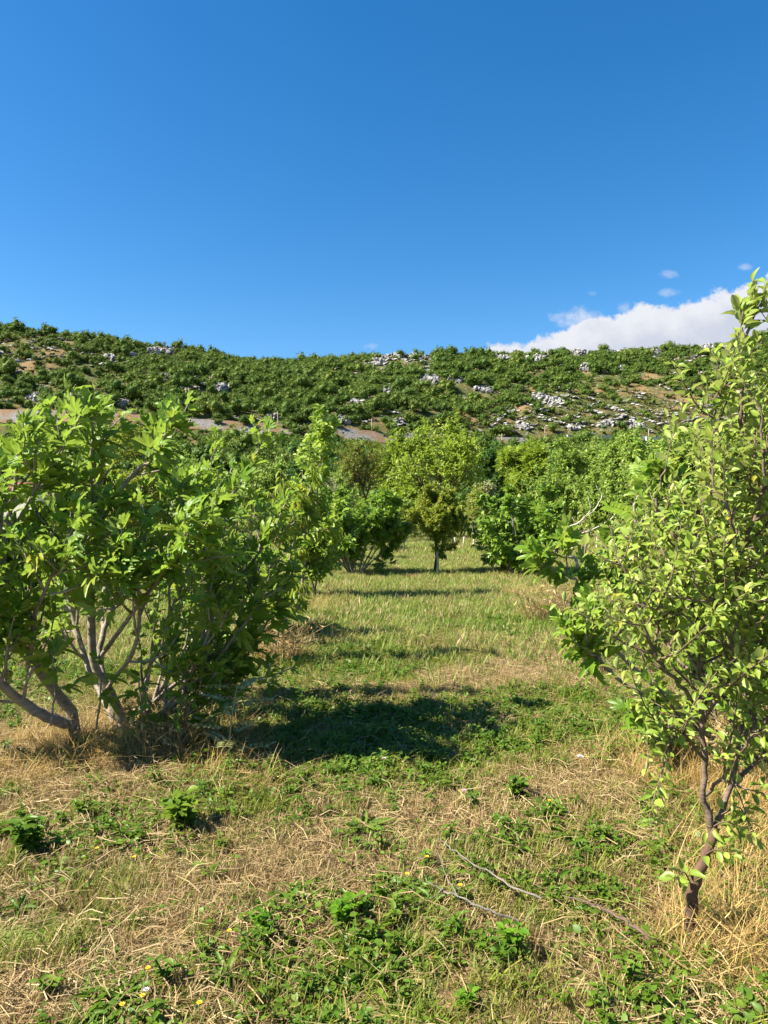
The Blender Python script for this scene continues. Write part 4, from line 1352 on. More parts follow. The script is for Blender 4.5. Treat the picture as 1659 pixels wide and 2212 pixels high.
# ------------------------------------------------------------------ scrub on the hill
def shrub_mesh(name, seed, mat, n=420, dry=False):
    r = np.random.default_rng(seed)
    nb = r.integers(5, 9)
    cen = np.stack([r.normal(0, 0.30, nb), r.normal(0, 0.30, nb), r.uniform(0.25, 0.72, nb)], -1)
    rad = r.uniform(0.20, 0.36, nb)
    mb = MB()
    # dense inner twigs and leaves
    th = np.linspace(0, np.pi, 6); ph = np.linspace(0, 2 * np.pi, 9)[:-1]
    for c, q in zip(cen, rad):
        V = np.array([[math.sin(a) * math.cos(b), math.sin(a) * math.sin(b), math.cos(a)] for a in th for b in ph]) * q * 0.72 * r.uniform(0.8, 1.1, (48, 1)) + c
        Qd = [(a * 8 + b, (a + 1) * 8 + b, (a + 1) * 8 + (b + 1) % 8, a * 8 + (b + 1) % 8) for a in range(5) for b in range(8)]
        mb.add(V, None, Qd)
    k = r.integers(0, nb, n)
    d = unit(r.normal(0, 1, (n, 3)) + np.array([0, 0, 0.25]))
    p = cen[k] + d * (rad[k] * r.uniform(0.72, 1.12, n) ** 1.0)[:, None]
    p[:, 2] = np.abs(p[:, 2])
    dirs = d + r.normal(0, 0.6, (n, 3)); nr = d + r.normal(0, 0.5, (n, 3)) + UP * 0.5
    stamp_leaves(mb, T_DIA, p, dirs, nr, r.uniform(0.09, 0.17, n), r)
    # a few stems down to the ground
    for q in range(4):
        e = cen[r.integers(0, nb)]
        mb.tube(np.array([(e[0] * 0.2, e[1] * 0.2, -0.1), e]), [0.03, 0.015], 4)
    return mb.mesh(name, mat)


SCRUB = [shrub_mesh('bush', 500 + k, M['scrub']) for k in range(8)]
SCRUB_DRY = [shrub_mesh('dry_bush', 520 + k, M['scrub_dry'], 240) for k in range(4)]


def bumps(px, py, cx, cy, rx, ry):
    return np.exp(-(((px - cx) / rx) ** 2 + ((py - cy) / ry) ** 2))


def scatter(name, P, rot, scl, idx, meshes):
    """one object: copies of small meshes on a set of points"""
    c = bpy.data.collections.new(name + '_kinds')
    for k, me in enumerate(meshes):
        o = bpy.data.objects.new('%s_%02d' % (name, k), me)
        c.objects.link(o)
    me = bpy.data.meshes.new(name)
    me.vertices.add(len(P)); me.vertices.foreach_set('co', np.asarray(P, np.float32).ravel())
    a = me.attributes.new('rot', 'FLOAT_VECTOR', 'POINT'); a.data.foreach_set('vector', np.asarray(rot, np.float32).ravel())
    a = me.attributes.new('scl', 'FLOAT_VECTOR', 'POINT'); a.data.foreach_set('vector', np.asarray(scl, np.float32).ravel())
    a = me.attributes.new('idx', 'INT', 'POINT'); a.data.foreach_set('value', np.asarray(idx, np.int32))
    o = link(name, me)
    ng = bpy.data.node_groups.new(name, 'GeometryNodeTree')
    ng.interface.new_socket('Geometry', in_out='INPUT', socket_type='NodeSocketGeometry')
    ng.interface.new_socket('Geometry', in_out='OUTPUT', socket_type='NodeSocketGeometry')
    N = ng.nodes; L = ng.links
    gi = N.new('NodeGroupInput'); go = N.new('NodeGroupOutput')
    ci = N.new('GeometryNodeCollectionInfo')
    ci.inputs['Collection'].default_value = c
    ci.inputs['Separate Children'].default_value = True
    ci.inputs['Reset Children'].default_value = True
    ip = N.new('GeometryNodeInstanceOnPoints')
    ip.inputs['Pick Instance'].default_value = True

    def attr(nm, ty):
        n_ = N.new('GeometryNodeInputNamedAttribute'); n_.data_type = ty
        n_.inputs['Name'].default_value = nm
        return n_.outputs['Attribute']
    L.new(gi.outputs[0], ip.inputs['Points']); L.new(ci.outputs[0], ip.inputs['Instance'])
    L.new(attr('idx', 'INT'), ip.inputs['Instance Index'])
    e2r = N.new('FunctionNodeEulerToRotation')
    L.new(attr('rot', 'FLOAT_VECTOR'), e2r.inputs[0]); L.new(e2r.outputs[0], ip.inputs['Rotation'])
    L.new(attr('scl', 'FLOAT_VECTOR'), ip.inputs['Scale'])
    L.new(ip.outputs[0], go.inputs[0])
    md = o.modifiers.new('scatter', 'NODES'); md.node_group = ng
    kind(o, 'stuff')
    return o


# rocks first: bushes keep off them
ROCKS = [
    (345, 762, 62, 15, 'long limestone ledge just below the left ridge line'), (358, 816, 44, 12, 'small limestone ledge halfway up the left slope'),
    (482, 838, 50, 15, 'pale twin boulders in the scrub left of the hill centre'), (240, 775, 30, 8, 'low pale rock in the dry grass of the left slope'),
    (283, 768, 24, 8, 'narrow pale rock left of the ledge below the ridge'), (75, 862, 40, 10, 'rock ledge above the track at the far left'),
    (262, 872, 26, 12, 'round boulder at the upper edge of the track, left'), (880, 778, 112, 34, 'largest limestone crag on the hill crest above the walnut'),
    (925, 824, 42, 24, 'white block-shaped crag below the largest crag'), (984, 822, 32, 12, 'slanting white slab right of the block-shaped crag'),
    (846, 845, 66, 13, 'long white ledge left of and below the block-shaped crag'), (1042, 845, 38, 11, 'white slab alone in the scrub right of the crags'),
    (818, 782, 30, 18, 'rough white rocks left of the largest crag'), (766, 870, 18, 9, 'small white boulder low in the scrub left of the ledge'),
    (1165, 860, 34, 12, 'grey boulder at the top of the dry right slope'), (1195, 868, 44, 14, 'sloping grey slab beside the boulder on the dry right slope'),
    (1252, 762, 56, 11, 'row of white rocks on the crest left of the broad ledge'), (1332, 758, 52, 10, 'broad white ledge on the crest under the cloud'),
    (1414, 770, 32, 24, 'tall jagged crag near the right end of the crest'), (1262, 796, 18, 16, 'upright white rock under the crest rocks'),
    (1345, 800, 20, 9, 'small white rock beneath the jagged crag'), (1085, 775, 46, 10, 'string of white rocks below the middle crest'),
    (1150, 777, 48, 12, 'rugged white rocks below the crest, right of the string'), (1180, 762, 24, 8, 'white crest rock at the edge of the cloud'),
    (1530, 752, 34, 10, 'pale rocks near the top right of the hill'), (1568, 755, 32, 12, 'double pale rock at the top right of the hill'),
    (1570, 783, 36, 10, 'flat white rock left of the long apple shoot'), (1535, 876, 26, 9, 'grey rock in the dry slope left of the apple shoot'),
    (695, 905, 26, 14, 'grey rock face in the cutting above the track, centre left'), (740, 908, 34, 14, 'dark cracked rock face in the cutting above the track'),
    (855, 914, 36, 10, 'low rock face in the cutting left of the walnut top'), (1130, 925, 30, 8, 'grey rock at the end of the cutting right of the walnut'),
    (470, 888, 24, 8, 'grey rock in the cutting above the scree, left'), (590, 902, 24, 10, 'boulder in the cutting behind the oak tip'),
    (1310, 918, 44, 10, 'row of grey rocks above the retaining wall'), (1370, 922, 30, 9, 'grey rocks right of the row above the retaining wall'),
    (1240, 926, 30, 8, 'grey rocks left of the retaining wall'),
]


def rock_mesh(seed, sx, sz, pieces):
    r = np.random.default_rng(seed)
    import bmesh
    mb = MB()
    for k in range(pieces):
        bm = bmesh.new()
        bmesh.ops.create_icosphere(bm, subdivisions=3, radius=1.0)
        V = np.array([v.co[:] for v in bm.verts]); T = np.array([[v.index for v in f.verts] for f in bm.faces])
        bm.free()
        # chop by random planes: angular blocks
        for q in range(13):
            n_ = unit(r.normal(0, 1, 3) * np.array([1, 1, 0.8])); h = r.uniform(0.42, 0.8)
            d = V @ n_ - h
            V = V - np.where(d > 0, d, 0)[:, None] * n_
        V += (vnoise(V[:, 0] * 3 + 5 * k, V[:, 1] * 3 + V[:, 2] * 2.3, seed) - 0.5)[:, None] * 0.16 * unit(V)
        a = r.uniform(0.5, 1.5) / math.sqrt(pieces) if pieces > 1 else 1.0
        dims = np.array([sx * a, 1.6 * r.uniform(0.7, 1.1), sz * r.uniform(0.3, 0.7)]) if pieces > 1 else np.ones(3)
        lift_ = r.uniform(0.0, 1.0); c = np.array([r.uniform(-0.95, 0.95) * sx * (1.1 - 0.4 * lift_), lift_ * 3.0 - 1.2, lift_ * 0.75 * sz]) if pieces > 1 else np.zeros(3)
        V = V * dims + c
        mb.add(V, T)
    return mb.mesh('rock_outcrop', M['rock'], False)


rock_xy = []
BOULDERS = [rock_mesh(700 + k, 1.0, 0.8, 1) for k in range(9)]
BV = [(np.array([v.co[:] for v in m_.vertices]), np.array([p_.vertices[:] for p_ in m_.polygons])) for m_ in BOULDERS]
for m_ in BOULDERS:
    bpy.data.meshes.remove(m_)
rr_ = np.random.default_rng(77)
for k, (px, py, wp, hp, lab) in enumerate(ROCKS):
    o3 = hill_hit(px, py)
    mb = MB()
    n_ = int(np.clip(wp * hp / 15, 7, 110))
    for q in range(n_):
        a_ = rr_.uniform(0, 6.28); d_ = math.sqrt(rr_.random())
        dx, dy = math.cos(a_) * d_ * wp / 2, math.sin(a_) * d_ * hp / 2
        p3 = hill_hit(px + dx, py + dy + dx * 0.12 * (1 if k % 2 else -1))
        if abs(p3[1] - o3[1]) > 13:
            continue
        V, T = BV[int(rr_.integers(0, 9))]
        sc_ = rr_.uniform(0.7, 1.5) * (1.25 - 0.5 * d_) * 0.0045 * p3[1]
        an_ = rr_.uniform(0, 6.28); ca, sa = math.cos(an_), math.sin(an_)
        W_ = V * np.array([1.25, 0.8, rr_.uniform(0.6, 1.1)]) * sc_
        W_ = np.stack([W_[:, 0] * ca - W_[:, 1] * sa, W_[:, 0] * sa + W_[:, 1] * ca, W_[:, 2]], -1)
        mb.add(W_ + (p3 - o3) + np.array([0, 0, sc_ * 0.25]), T)
    o = mb.build('rock_outcrop', M['rock'], None, False)
    o.location = tuple(o3)
    tag(o, lab, 'rock', 'limestone outcrops on the hill')
    rock_xy.append((px, py, wp, hp))

# candidates for bushes, in plan
r = np.random.default_rng(5)
Nc = 52000
u = r.uniform(-0.70, 0.72, Nc); Yc = np.sqrt(r.uniform(FOOT ** 2, 425 ** 2, Nc))
D = np.interp(u, _ru, _rd)
keep = Yc < D + 6
u, Yc = u[keep], Yc[keep]
xs = u * Yc; zs = hill_z(xs, Yc)
ppx = CX + u * F; ppy = HY - (zs - EYE) / Yc * F
R_ = np.interp(u, _ou, _od)
on_track = (Yc > R_ - 6.8 + 3.5 * (vnoise(u * 60, u * 0, 77) - 0.3)) & (Yc < R_ + 6.5) & (r.random(len(u)) > np.where(ppx < 900, 0.09, 0.14))
on_wall = on_track & (ppx > 1000) & (r.random(len(u)) > 0.5)
patch = fbm(xs / 17, Yc / 17, 91, 3)
dens = 0.93 - 0.38 * (patch < 0.43)
dry_l = bumps(ppx, ppy, 40, 760, 190, 55) * 0.85 + bumps(ppx, ppy, 230, 770, 170, 45) * 0.5 + bumps(ppx, ppy, 150, 850, 200, 30) * 0.45
dry_r = np.clip(1.3 * bumps(ppx, ppy, 1330, 895, 260, 38) + 0.9 * bumps(ppx, ppy, 1560, 880, 150, 45) + 0.7 * bumps(ppx, ppy, 1490, 785, 70, 16) + 0.7 * bumps(ppx, ppy, 1200, 925, 200, 18), 0, 1)
dens = dens * (1 - 0.72 * np.clip(dry_l, 0, 1)) * (1 - 0.78 * dry_r)
rockmask = np.zeros(len(u), bool)
for (a, b, wq, hq) in rock_xy:
    rockmask |= (np.abs(ppx - a) < wq * 0.50) & (ppy - b > -hq * 0.4) & (ppy - b < hq * 0.5 + 2900 / Yc)
chance = r.random(len(u)) < dens
ok = ~on_track & (~rockmask | (r.random(len(u)) < 0.025))
sz = np.clip(np.exp(r.normal(1.0, 0.38, len(u))), 1.2, 6.0) * np.where(Yc > R_, np.where(ppx < 500, 0.92, 0.95), 1.0) * (1 - 0.45 * dry_r) * (1 - 0.25 * np.clip(dry_l, 0, 1))
bank_front = (Yc < R_ - 5) & (Yc > R_ - 20)
sz = np.where(bank_front & (ppx < 1000), np.minimum(sz, 1.2 + (R_ - 5 - Yc) * 0.11), sz)
# thin out so that crowns do not pile up
cell = {}
order = r.permutation(len(u))
sel = []
for q in order:
    if not ok[q]:
        continue
    g_ = 2.25 if Yc[q] < 300 else 2.6
    key = (int(xs[q] // g_), int(Yc[q] // g_))
    if key in cell:
        continue
    cell[key] = 1
    if chance[q]:
        sel.append(q)
sel = np.array(sel)
below = sel[(Yc[sel] < R_[sel] - 3)]
inframe = below[(np.abs(u[below]) < 0.55) & (ppy[below] < 1035)]
near = inframe[np.argsort(-(sz[inframe] / Yc[inframe]))][:300]
ind = set(near.tolist())
rest = np.array([q for q in sel if q not in ind])
for q in near:
    o = link('bush', SCRUB[int(r.integers(0, 8))])
    s_ = sz[q]
    o.location = (xs[q], Yc[q], zs[q] - 0.1)
    o.rotation_euler = (0, 0, r.uniform(0, 6.28))
    o.scale = (s_, s_, s_ * r.uniform(0.75, 1.1))
    tag(o, 'dark green rounded bush on the lower slope between the orchard and the hill track', 'bush', 'bushes on the slope below the hill track')


def do_scatter(name, q, meshes, label, sc=1.0, flat=1.0):
    P = np.stack([xs[q], Yc[q], zs[q] - 0.1], -1)
    rot = np.stack([np.zeros(len(q)), np.zeros(len(q)), r.uniform(0, 6.28, len(q))], -1)
    s_ = sz[q] * sc
    scl = np.stack([s_, s_, s_ * r.uniform(0.75, 1.1, len(q)) * flat], -1)
    o = scatter(name, P, rot, scl, r.integers(0, len(meshes), len(q)), meshes)
    o['label'] = label
    return o


do_scatter('hillside_scrub', rest, SCRUB, 'dark green scrub covering the hillside up to the ridge')
lowd = np.where(~on_track & ~rockmask & (r.random(len(u)) < np.clip(dry_r * 1.0 + dry_l * 0.5, 0, 1) * 1.0))[0]
do_scatter('dry_scrub', lowd, SCRUB_DRY, 'low olive and brown scrub on the dry parts of the hillside', 0.42, 0.75)
# small stones
sm = [rock_mesh(900 + k, 1.0, 0.7, 3) for k in range(5)]
cand = np.where((r.random(len(u)) < np.clip(dry_r * 0.12 + dry_l * 0.06 + 0.022 + 0.16 * bumps(ppx, ppy, 860, 800, 130, 45) + 0.12 * bumps(ppx, ppy, 1200, 772, 260, 14) + 0.06 * bumps(ppx, ppy, 420, 800, 130, 40), 0, 1)) & ~on_track)[0]
P = np.stack([xs[cand], Yc[cand], zs[cand]], -1)
n_ = len(cand)
sc_ = r.uniform(0.4, 1.4, n_) ** 1.4
o = scatter('loose_stones', P, np.stack([r.uniform(-.3, .3, n_), r.uniform(-.3, .3, n_), r.uniform(-.6, .6, n_)], -1), np.stack([sc_ * 1.5, sc_, sc_], -1), r.integers(0, 5, n_), sm)
o['label'] = 'pale limestone blocks strewn over the hillside'

# retaining wall of the track at the right
mb = MB()
us = np.linspace((1225 - CX) / F, (1440 - CX) / F, 30)
RR = np.interp(us, _ou, _od) - 0.6
for k in range(29):
    if 12 < k < 15 or k == 22:
        continue
    a = np.array([us[k] * RR[k], RR[k]]); b = np.array([us[k + 1] * RR[k + 1], RR[k + 1]])
    z0 = min(float(hill_z(*a)), float(hill_z(*b))) - 1.0; z1 = z0 + 2.5
    t2 = np.array([b[1] - a[1], -(b[0] - a[0])]); t2 = t2 / np.linalg.norm(t2) * 0.35
    V = [(*(a + t2), z0), (*(b + t2), z0), (*(b - t2), z0), (*(a - t2), z0), (*(a + t2), z1), (*(b + t2), z1), (*(b - t2), z1), (*(a - t2), z1)]
    mb.add(V, None, [(0, 1, 5, 4), (1, 2, 6, 5), (2, 3, 7, 6), (3, 0, 4, 7), (4, 5, 6, 7)])
tag(mb.build('retaining_wall', M['stone_wall'], None, False), 'low grey stone wall along the hill track at the right', 'wall')

# poles on the hill
def pole(px, top, bot, label, twin=False, arm=True):
    p = hill_hit(px, bot)
    H = (bot - top) / F * p[1]
    mb = MB()
    for dx in ((-0.35, 0.35) if twin else (0,)):
        mb.tube(np.array([(dx * 1.6, 0, -0.5), (dx, 0, H)]), [0.13, 0.09], 6)
    if arm:
        mb.box((0, 0, H - 0.5), (1.7, 0.14, 0.14))
        for dx in (-0.75, 0, 0.75):
            mb.tube(np.array([(dx, 0, H - 0.43), (dx, 0, H - 0.18)]), [0.06, 0.05], 5)
    o = mb.build('utility_pole', M['pole_wood']); o.location = tuple(p)
    tag(o, label, 'utility pole', 'poles on the hillside')


pole(390, 866, 893, 'twin-legged wooden pole standing at the edge of the track', True)
pole(405, 838, 876, 'twin-legged wooden pole above the one at the track edge', True)
pole(600, 890, 915, 'single thin pole on the track left of the oak tip')
pole(803, 905, 928, 'single thin pole by the cracked rock face above the track')
pole(458, 812, 832, 'thin pole in the scrub beside the twin boulders')
pole(1084, 938, 962, 'thin pole on the slope between the walnut and the pears')
pole(1177, 922, 952, 'thin pole at the left end of the retaining wall')
pole(1401, 928, 962, 'pale pole right of the retaining wall', False, False)

p = hill_hit(190, 731)
mb = MB(); mb.box((0, 0, 1.2), (0.8, 0.8, 2.6)); mb.box((0, 0, 2.62), (1.0, 1.0, 0.22)); mb.tube(np.array([(0, 0, 2.7), (0, 0, 3.5)]), [0.12, 0.08], 6)
o = mb.build('marker_pillar', M['concrete'], None, False); o.location = tuple(p)
tag(o, 'slim pale pillar standing among the bushes on the left ridge', 'pillar')


# ------------------------------------------------------------------ the meadow
def blades(seed, n, h, wid, spread, lean=0.45, bend=0.5):
    """a tuft of n tapering blades"""
    r = np.random.default_rng(seed)
    mb = MB()
    for k in range(n):
        a = r.uniform(0, 6.28); b = r.uniform(0, 6.28)
        o = np.array([math.cos(a), math.sin(a), 0]) * spread * math.sqrt(r.random())
        H = r.uniform(*h); w_ = r.uniform(*wid) / 2
        d = np.array([math.cos(b), math.sin(b), 0]); sd = np.array([-d[1], d[0], 0])
        ln = r.uniform(0.05, lean); bd = r.uniform(0, bend)
        pts = [o + d * H * (ln * t + bd * t * t) + UP * H * (t - 0.35 * bd * t * t) for t in (0, 0.4, 0.75, 1.0)]
        V = [pts[0] - sd * w_, pts[0] + sd * w_, pts[1] - sd * w_ * 0.9, pts[1] + sd * w_ * 0.9, pts[2] - sd * w_ * 0.55, pts[2] + sd * w_ * 0.55, pts[3]]
        mb.add(V, [(4, 5, 6)], [(0, 1, 3, 2), (2, 3, 5, 4)])
    return mb


def litter(seed, n, ln, wid, spread, hi=0.03):
    """cut straws lying criss-cross"""
    r = np.random.default_rng(seed)
    mb = MB()
    for k in range(n):
        a = r.uniform(0, 6.28)
        c = np.array([r.normal(0, spread), r.normal(0, spread), r.uniform(0.004, hi)])
        d = np.array([math.cos(a), math.sin(a), r.normal(0, 0.14)]); L = r.uniform(*ln) / 2; w_ = r.uniform(*wid) / 2
        s_ = np.array([-d[1], d[0], r.normal(0, 0.5)]); s_ = s_ / np.linalg.norm(s_)
        m_ = c + np.array([0, 0, r.uniform(0, 0.012)]) + s_ * r.normal(0, 0.01)
        V = [c - d * L - s_ * w_, c - d * L + s_ * w_, m_ - s_ * w_, m_ + s_ * w_, c + d * L - s_ * w_ * .6, c + d * L + s_ * w_ * .6]
        V = [np.array([v[0], v[1], max(v[2], 0.002)]) for v in V]
        mb.add(V, None, [(0, 1, 3, 2), (2, 3, 5, 4)])
    return mb


def leafy(seed, n, size, spread, hgt, tm, tilt=0.5):
    """low broad leaves"""
    r = np.random.default_rng(seed)
    mb = MB()
    a = r.uniform(0, 6.28, n); q = np.sqrt(r.random(n)) * spread
    p = np.stack([np.cos(a) * q, np.sin(a) * q, r.uniform(*hgt, n)], -1)
    b = r.uniform(0, 6.28, n)
    d = np.stack([np.cos(b), np.sin(b), r.uniform(-0.1, tilt, n)], -1)
    nr = UP + r.normal(0, 0.35, (n, 3))
    stamp_leaves(mb, tm, p, d, nr, r.uniform(*size, n), r)
    return mb


def rosette(seed, n, L):
    r = np.random.default_rng(seed)
    mb = MB()
    a = np.arange(n) * 2.4 + r.normal(0, 0.2, n)
    d = np.stack([np.cos(a), np.sin(a), r.uniform(0.15, 1.1, n)], -1)
    stamp_leaves(mb, [tm_leaf(0.26, 0.10, 0.45), tm_leaf(0.20, 0.14, 0.3)], np.zeros((n, 3)) + np.array([0, 0, 0.005]), d, np.tile(UP, (n, 1)) + r.normal(0, 0.2, (n, 3)), r.uniform(0.6, 1.1, n) * L, r)
    return mb


def herb(seed, hs_, L, lv, tm):
    """upright leafy stems"""
    r = np.random.default_rng(seed)
    mb = MB()
    for s_ in range(hs_):
        a = r.uniform(0, 6.28)
        H = r.uniform(0.6, 1.0)
        P = np.array([(0, 0, 0), (math.cos(a) * 0.12 * H, math.sin(a) * 0.12 * H, H * 0.5), (math.cos(a) * 0.36 * H, math.sin(a) * 0.36 * H, H * 0.95)]) * L
        mb.tube(P, [0.004, 0.003, 0.002], 4)
        t = np.linspace(0.15, 1.0, lv)
        p = np.stack([np.interp(t, [0, 0.5, 1], P[:, k]) for k in range(3)], -1)
        az = np.arange(lv) * 2.4 + r.uniform(0, 6)
        d = np.stack([np.cos(az), np.sin(az), r.uniform(0.0, 0.6, lv)], -1)
        stamp_leaves(mb, tm, p, d, np.tile(UP, (lv, 1)) + r.normal(0, 0.25, (lv, 3)), r.uniform(0.7, 1.2, lv) * L * 0.34, r)
    return mb


T_RND = [tm_leaf(0.75, 0.06, 0.12, 0.3), tm_leaf(0.62, 0.12, 0.2, 0.2)]
K = {}
K['stubble'] = [blades(1000 + k, 26, (0.02, 0.062), (0.0022, 0.0045), 0.07, 0.5, 0.3).mesh('stubble', M['straw'], False) for k in range(5)]
K['straw'] = [litter(1010 + k, 26, (0.03, 0.14), (0.0018, 0.0038), 0.08).mesh('straw', M['straw'], False) for k in range(6)]
K['grass'] = [blades(1020 + k, 20, (0.03, 0.10), (0.0022, 0.0055), 0.06, 0.7, 0.9).mesh('grass', M['grass'], False) for k in range(6)]
K['herb'] = [leafy(1030 + k, 34, (0.012, 0.030), 0.075, (0.008, 0.05), T_RND).mesh('herb', M['weed']) for k in range(5)] + \
            [rosette(1040 + k, 13, 0.085).mesh('herb', M['weed']) for k in range(3)] + [herb(1050 + k, 3, 0.085, 9, T_OV).mesh('herb', M['weed']) for k in range(3)]
K['tall'] = [blades(1060 + k, 16, (0.08, 0.34), (0.002, 0.0045), 0.11, 1.1, 1.1).mesh('tall', M['tall_straw'], False) for k in range(5)]
K['mix'] = [blades(1070 + k, 34, (0.05, 0.14), (0.006, 0.014), 0.17, 0.6, 0.5).mesh('mix', M['straw' if k % 5 == 0 else 'lane_grass'], False) for k in range(10)]


def field(Y0, Y1, per_m2, seed, side=0.9, slope=0.66):
    r = np.random.default_rng(seed)
    A = (slope * (Y1 ** 2 - Y0 ** 2) + 2 * side * (Y1 - Y0))
    n = int(A * per_m2)
    y = np.sqrt(r.uniform(Y0 ** 2, Y1 ** 2, int(n * 1.0)))
    x = r.uniform(-1, 1, n) * (slope * y + side)
    return x, y, r


def greenness(x, y):
    """where the sward is green rather than straw"""
    g = 0.55 * fbm(x * 1.3 + 40, y * 1.3, 61, 4) + 0.45 * fbm(x * 0.45, y * 0.45 + 7, 67, 3)
    sx, sy = CX + x / y * F, HY + EYE / y * F
    g = g + 0.10 * bumps(sx, sy, 1200, 1950, 300, 190) + 0.07 * bumps(sx, sy, 90, 1830, 220, 90) + 0.08 * bumps(sx, sy, 1080, 1620, 260, 90) + 0.09 * bumps(sx, sy, 750, 1580, 260, 90)
    g = g + 0.016 + 0.045 * np.clip((y - 3.6) / 2.0, 0, 1)
    g = g - 0.12 * bumps(sx, sy, 600, 1940, 230, 80) - 0.12 * bumps(sx, sy, 1600, 2120, 220, 110) - 0.14 * bumps(sx, sy, 100, 2150, 300, 60) - 0.10 * bumps(sx, sy, 120, 1650, 230, 50)
    return g


def lay(name, x, y, r, meshes, smin, smax, label, tilt=0.12, zs_=0.0, mul=None):
    n = len(x)
    z = gz(x, y) + zs_
    s_ = r.uniform(smin, smax, n) * (mul if mul is not None else 1)
    rot = np.stack([r.normal(0, tilt, n), r.normal(0, tilt, n), r.uniform(0, 6.28, n)], -1)
    o = scatter(name, np.stack([x, y, z], -1), rot, np.stack([s_, s_, s_ * r.uniform(0.75, 1.2, n)], -1), r.integers(0, len(meshes), n), meshes)
    o['label'] = label
    return o


x, y, r = field(1.0, 11, 330, 11)
g = greenness(x, y)
q = g < 0.60
lay('dry_stubble', x[q], y[q], r, K['stubble'], 0.7, 1.3, 'short mown straw stubble of the meadow')
x, y, r = field(1.0, 9, 150, 12)
g = greenness(x, y)
q = (g < 0.55) & (r.random(len(x)) < 0.9) | (r.random(len(x)) < 0.25)
lay('cut_straw', x[q], y[q], r, K['straw'], 0.7, 1.4, 'cut straw lying loose on the ground')
x, y, r = field(1.0, 11, 210, 13)
g = greenness(x, y)
q = r.random(len(x)) < np.clip((g - 0.41) / 0.16, 0.08, 1)
lay('green_grass', x[q], y[q], r, K['grass'], 0.6, 1.25, 'green grass tufts growing through the stubble')
x, y, r = field(1.0, 11, 340, 14)
g = greenness(x + 0.7, y + 0.3)
q = r.random(len(x)) < np.clip((g - 0.465) / 0.11, 0.05, 0.8)
lay('ground_herbs', x[q], y[q], r, K['herb'], 0.6, 1.35, 'low broad-leaved herbs growing in patches among the grass')
# farther off: larger tufts, fewer of them
x, y, r = field(6.5, 24, 85, 15)
q = r.random(len(x)) < np.clip((y - 6.0) / 6.0, 0, 1)
x, y = x[q], y[q]
lay('meadow_grass', x, y, r, K['mix'], 0.7, 1.3, 'yellow-green meadow grass of the lane between the trees')
x, y, r = field(24, 62, 13, 16)
lay('far_meadow_grass', x, y, r, K['mix'], 1.2, 2.2, 'yellow-green meadow grass at the far end of the lane')

# tall dry grass round the stems
pl = []
r = np.random.default_rng(17)
for px, py, rad, n in ((250, 1620, 0.55, 150), (150, 1640, 0.5, 90), (400, 1610, 0.5, 120), (590, 1425, 0.38, 130), (1190, 1330, 0.5, 120), (1130, 1290, 0.45, 80), (1600, 1700, 0.6, 200), (1640, 1800, 0.35, 60),
                       (1560, 2040, 0.22, 35), (1640, 2080, 0.28, 60), (1640, 1920, 0.35, 80), (1520, 1700, 0.4, 60), (700, 1310, 0.5, 80), (660, 1330, 0.5, 70), (770, 1250, 0.6, 60), (1105, 1250, 0.6, 90),
                       (1230, 1280, 0.6, 70), (1400, 1660, 0.35, 40), (500, 1690, 0.35, 28)):
    Yc_ = EYE * F / (py - HY)
    c = np.array([(px - CX) / F * Yc_, Yc_])
    a = r.uniform(0, 6.28, n); q = np.sqrt(r.random(n)) * rad
    pl.append(np.stack([c[0] + np.cos(a) * q, c[1] + np.sin(a) * q], -1))
pl = np.concatenate(pl)
lay('tall_dry_grass', pl[:, 0], pl[:, 1], r, K['tall'], 0.3, 0.95, 'tall dry yellow grass left standing round the tree bases', 0.25)


# ------------------------------------------------------------------ single plants of the foreground
def gp(px, py):
    Y = EYE * F / (py - HY)
    x = (px - CX) / F * Y
    return (x, Y, float(gz(x, Y)))


def plant(name, px, py, mb, mat, label, cat, group=None, rz=0.0):
    o = mb.build(name, mat)
    o.location = gp(px, py); o.rotation_euler = (0, 0, rz)
    return tag(o, label, cat, group)


G = 'leafy weeds in the foreground'
plant('weed_plant', 568, 2012, herb(1, 8, 0.085, 7, T_RND), M['bright_weed'], 'small bright green weed with rounded leaves in the straw left of centre', 'weed', G)
plant('weed_plant', 745, 1998, herb(2, 9, 0.12, 10, T_RND), M['bright_weed'], 'larger bright green leafy weed right of the small bright one', 'weed', G)
plant('weed_plant', 1110, 2068, herb(3, 6, 0.13, 9, T_OV), M['bright_weed'], 'upright bright weed with pointed leaves beside the fallen twigs', 'weed', G)
plant('weed_plant', 1005, 2170, herb(4, 6, 0.075, 7, T_RND), M['bright_weed'], 'low round-leaved weed at the bottom edge of the grass', 'weed', G)
plant('weed_plant', 785, 1800, rosette(5, 26, 0.16), M['weed'], 'broad dock rosette in the stubble below the big shadow', 'weed', G)
plant('weed_plant', 395, 1800, herb(6, 10, 0.20, 14, T_OV), M['weed'], 'tall dark leafy weed left of centre in the grass', 'weed', G)
plant('weed_plant', 55, 1850, herb(7, 10, 0.18, 14, T_OV), M['weed'], 'bushy dark weed clump at the left edge', 'weed', G)
plant('weed_plant', 1370, 1800, rosette(8, 20, 0.13), M['bright_weed'], 'light green dock rosette left of the forked trunk', 'weed', G)
plant('weed_plant', 1435, 1640, herb(9, 6, 0.24, 8, [tm_fig(8, 1.0)]), M['bright_weed'], 'bright young fig sucker with lobed leaves under the right fig', 'weed', G)
plant('weed_plant', 1115, 1740, herb(10, 8, 0.16, 9, T_OV), M['weed'], 'green leafy weed alone in the middle of the lane foreground', 'weed', G)


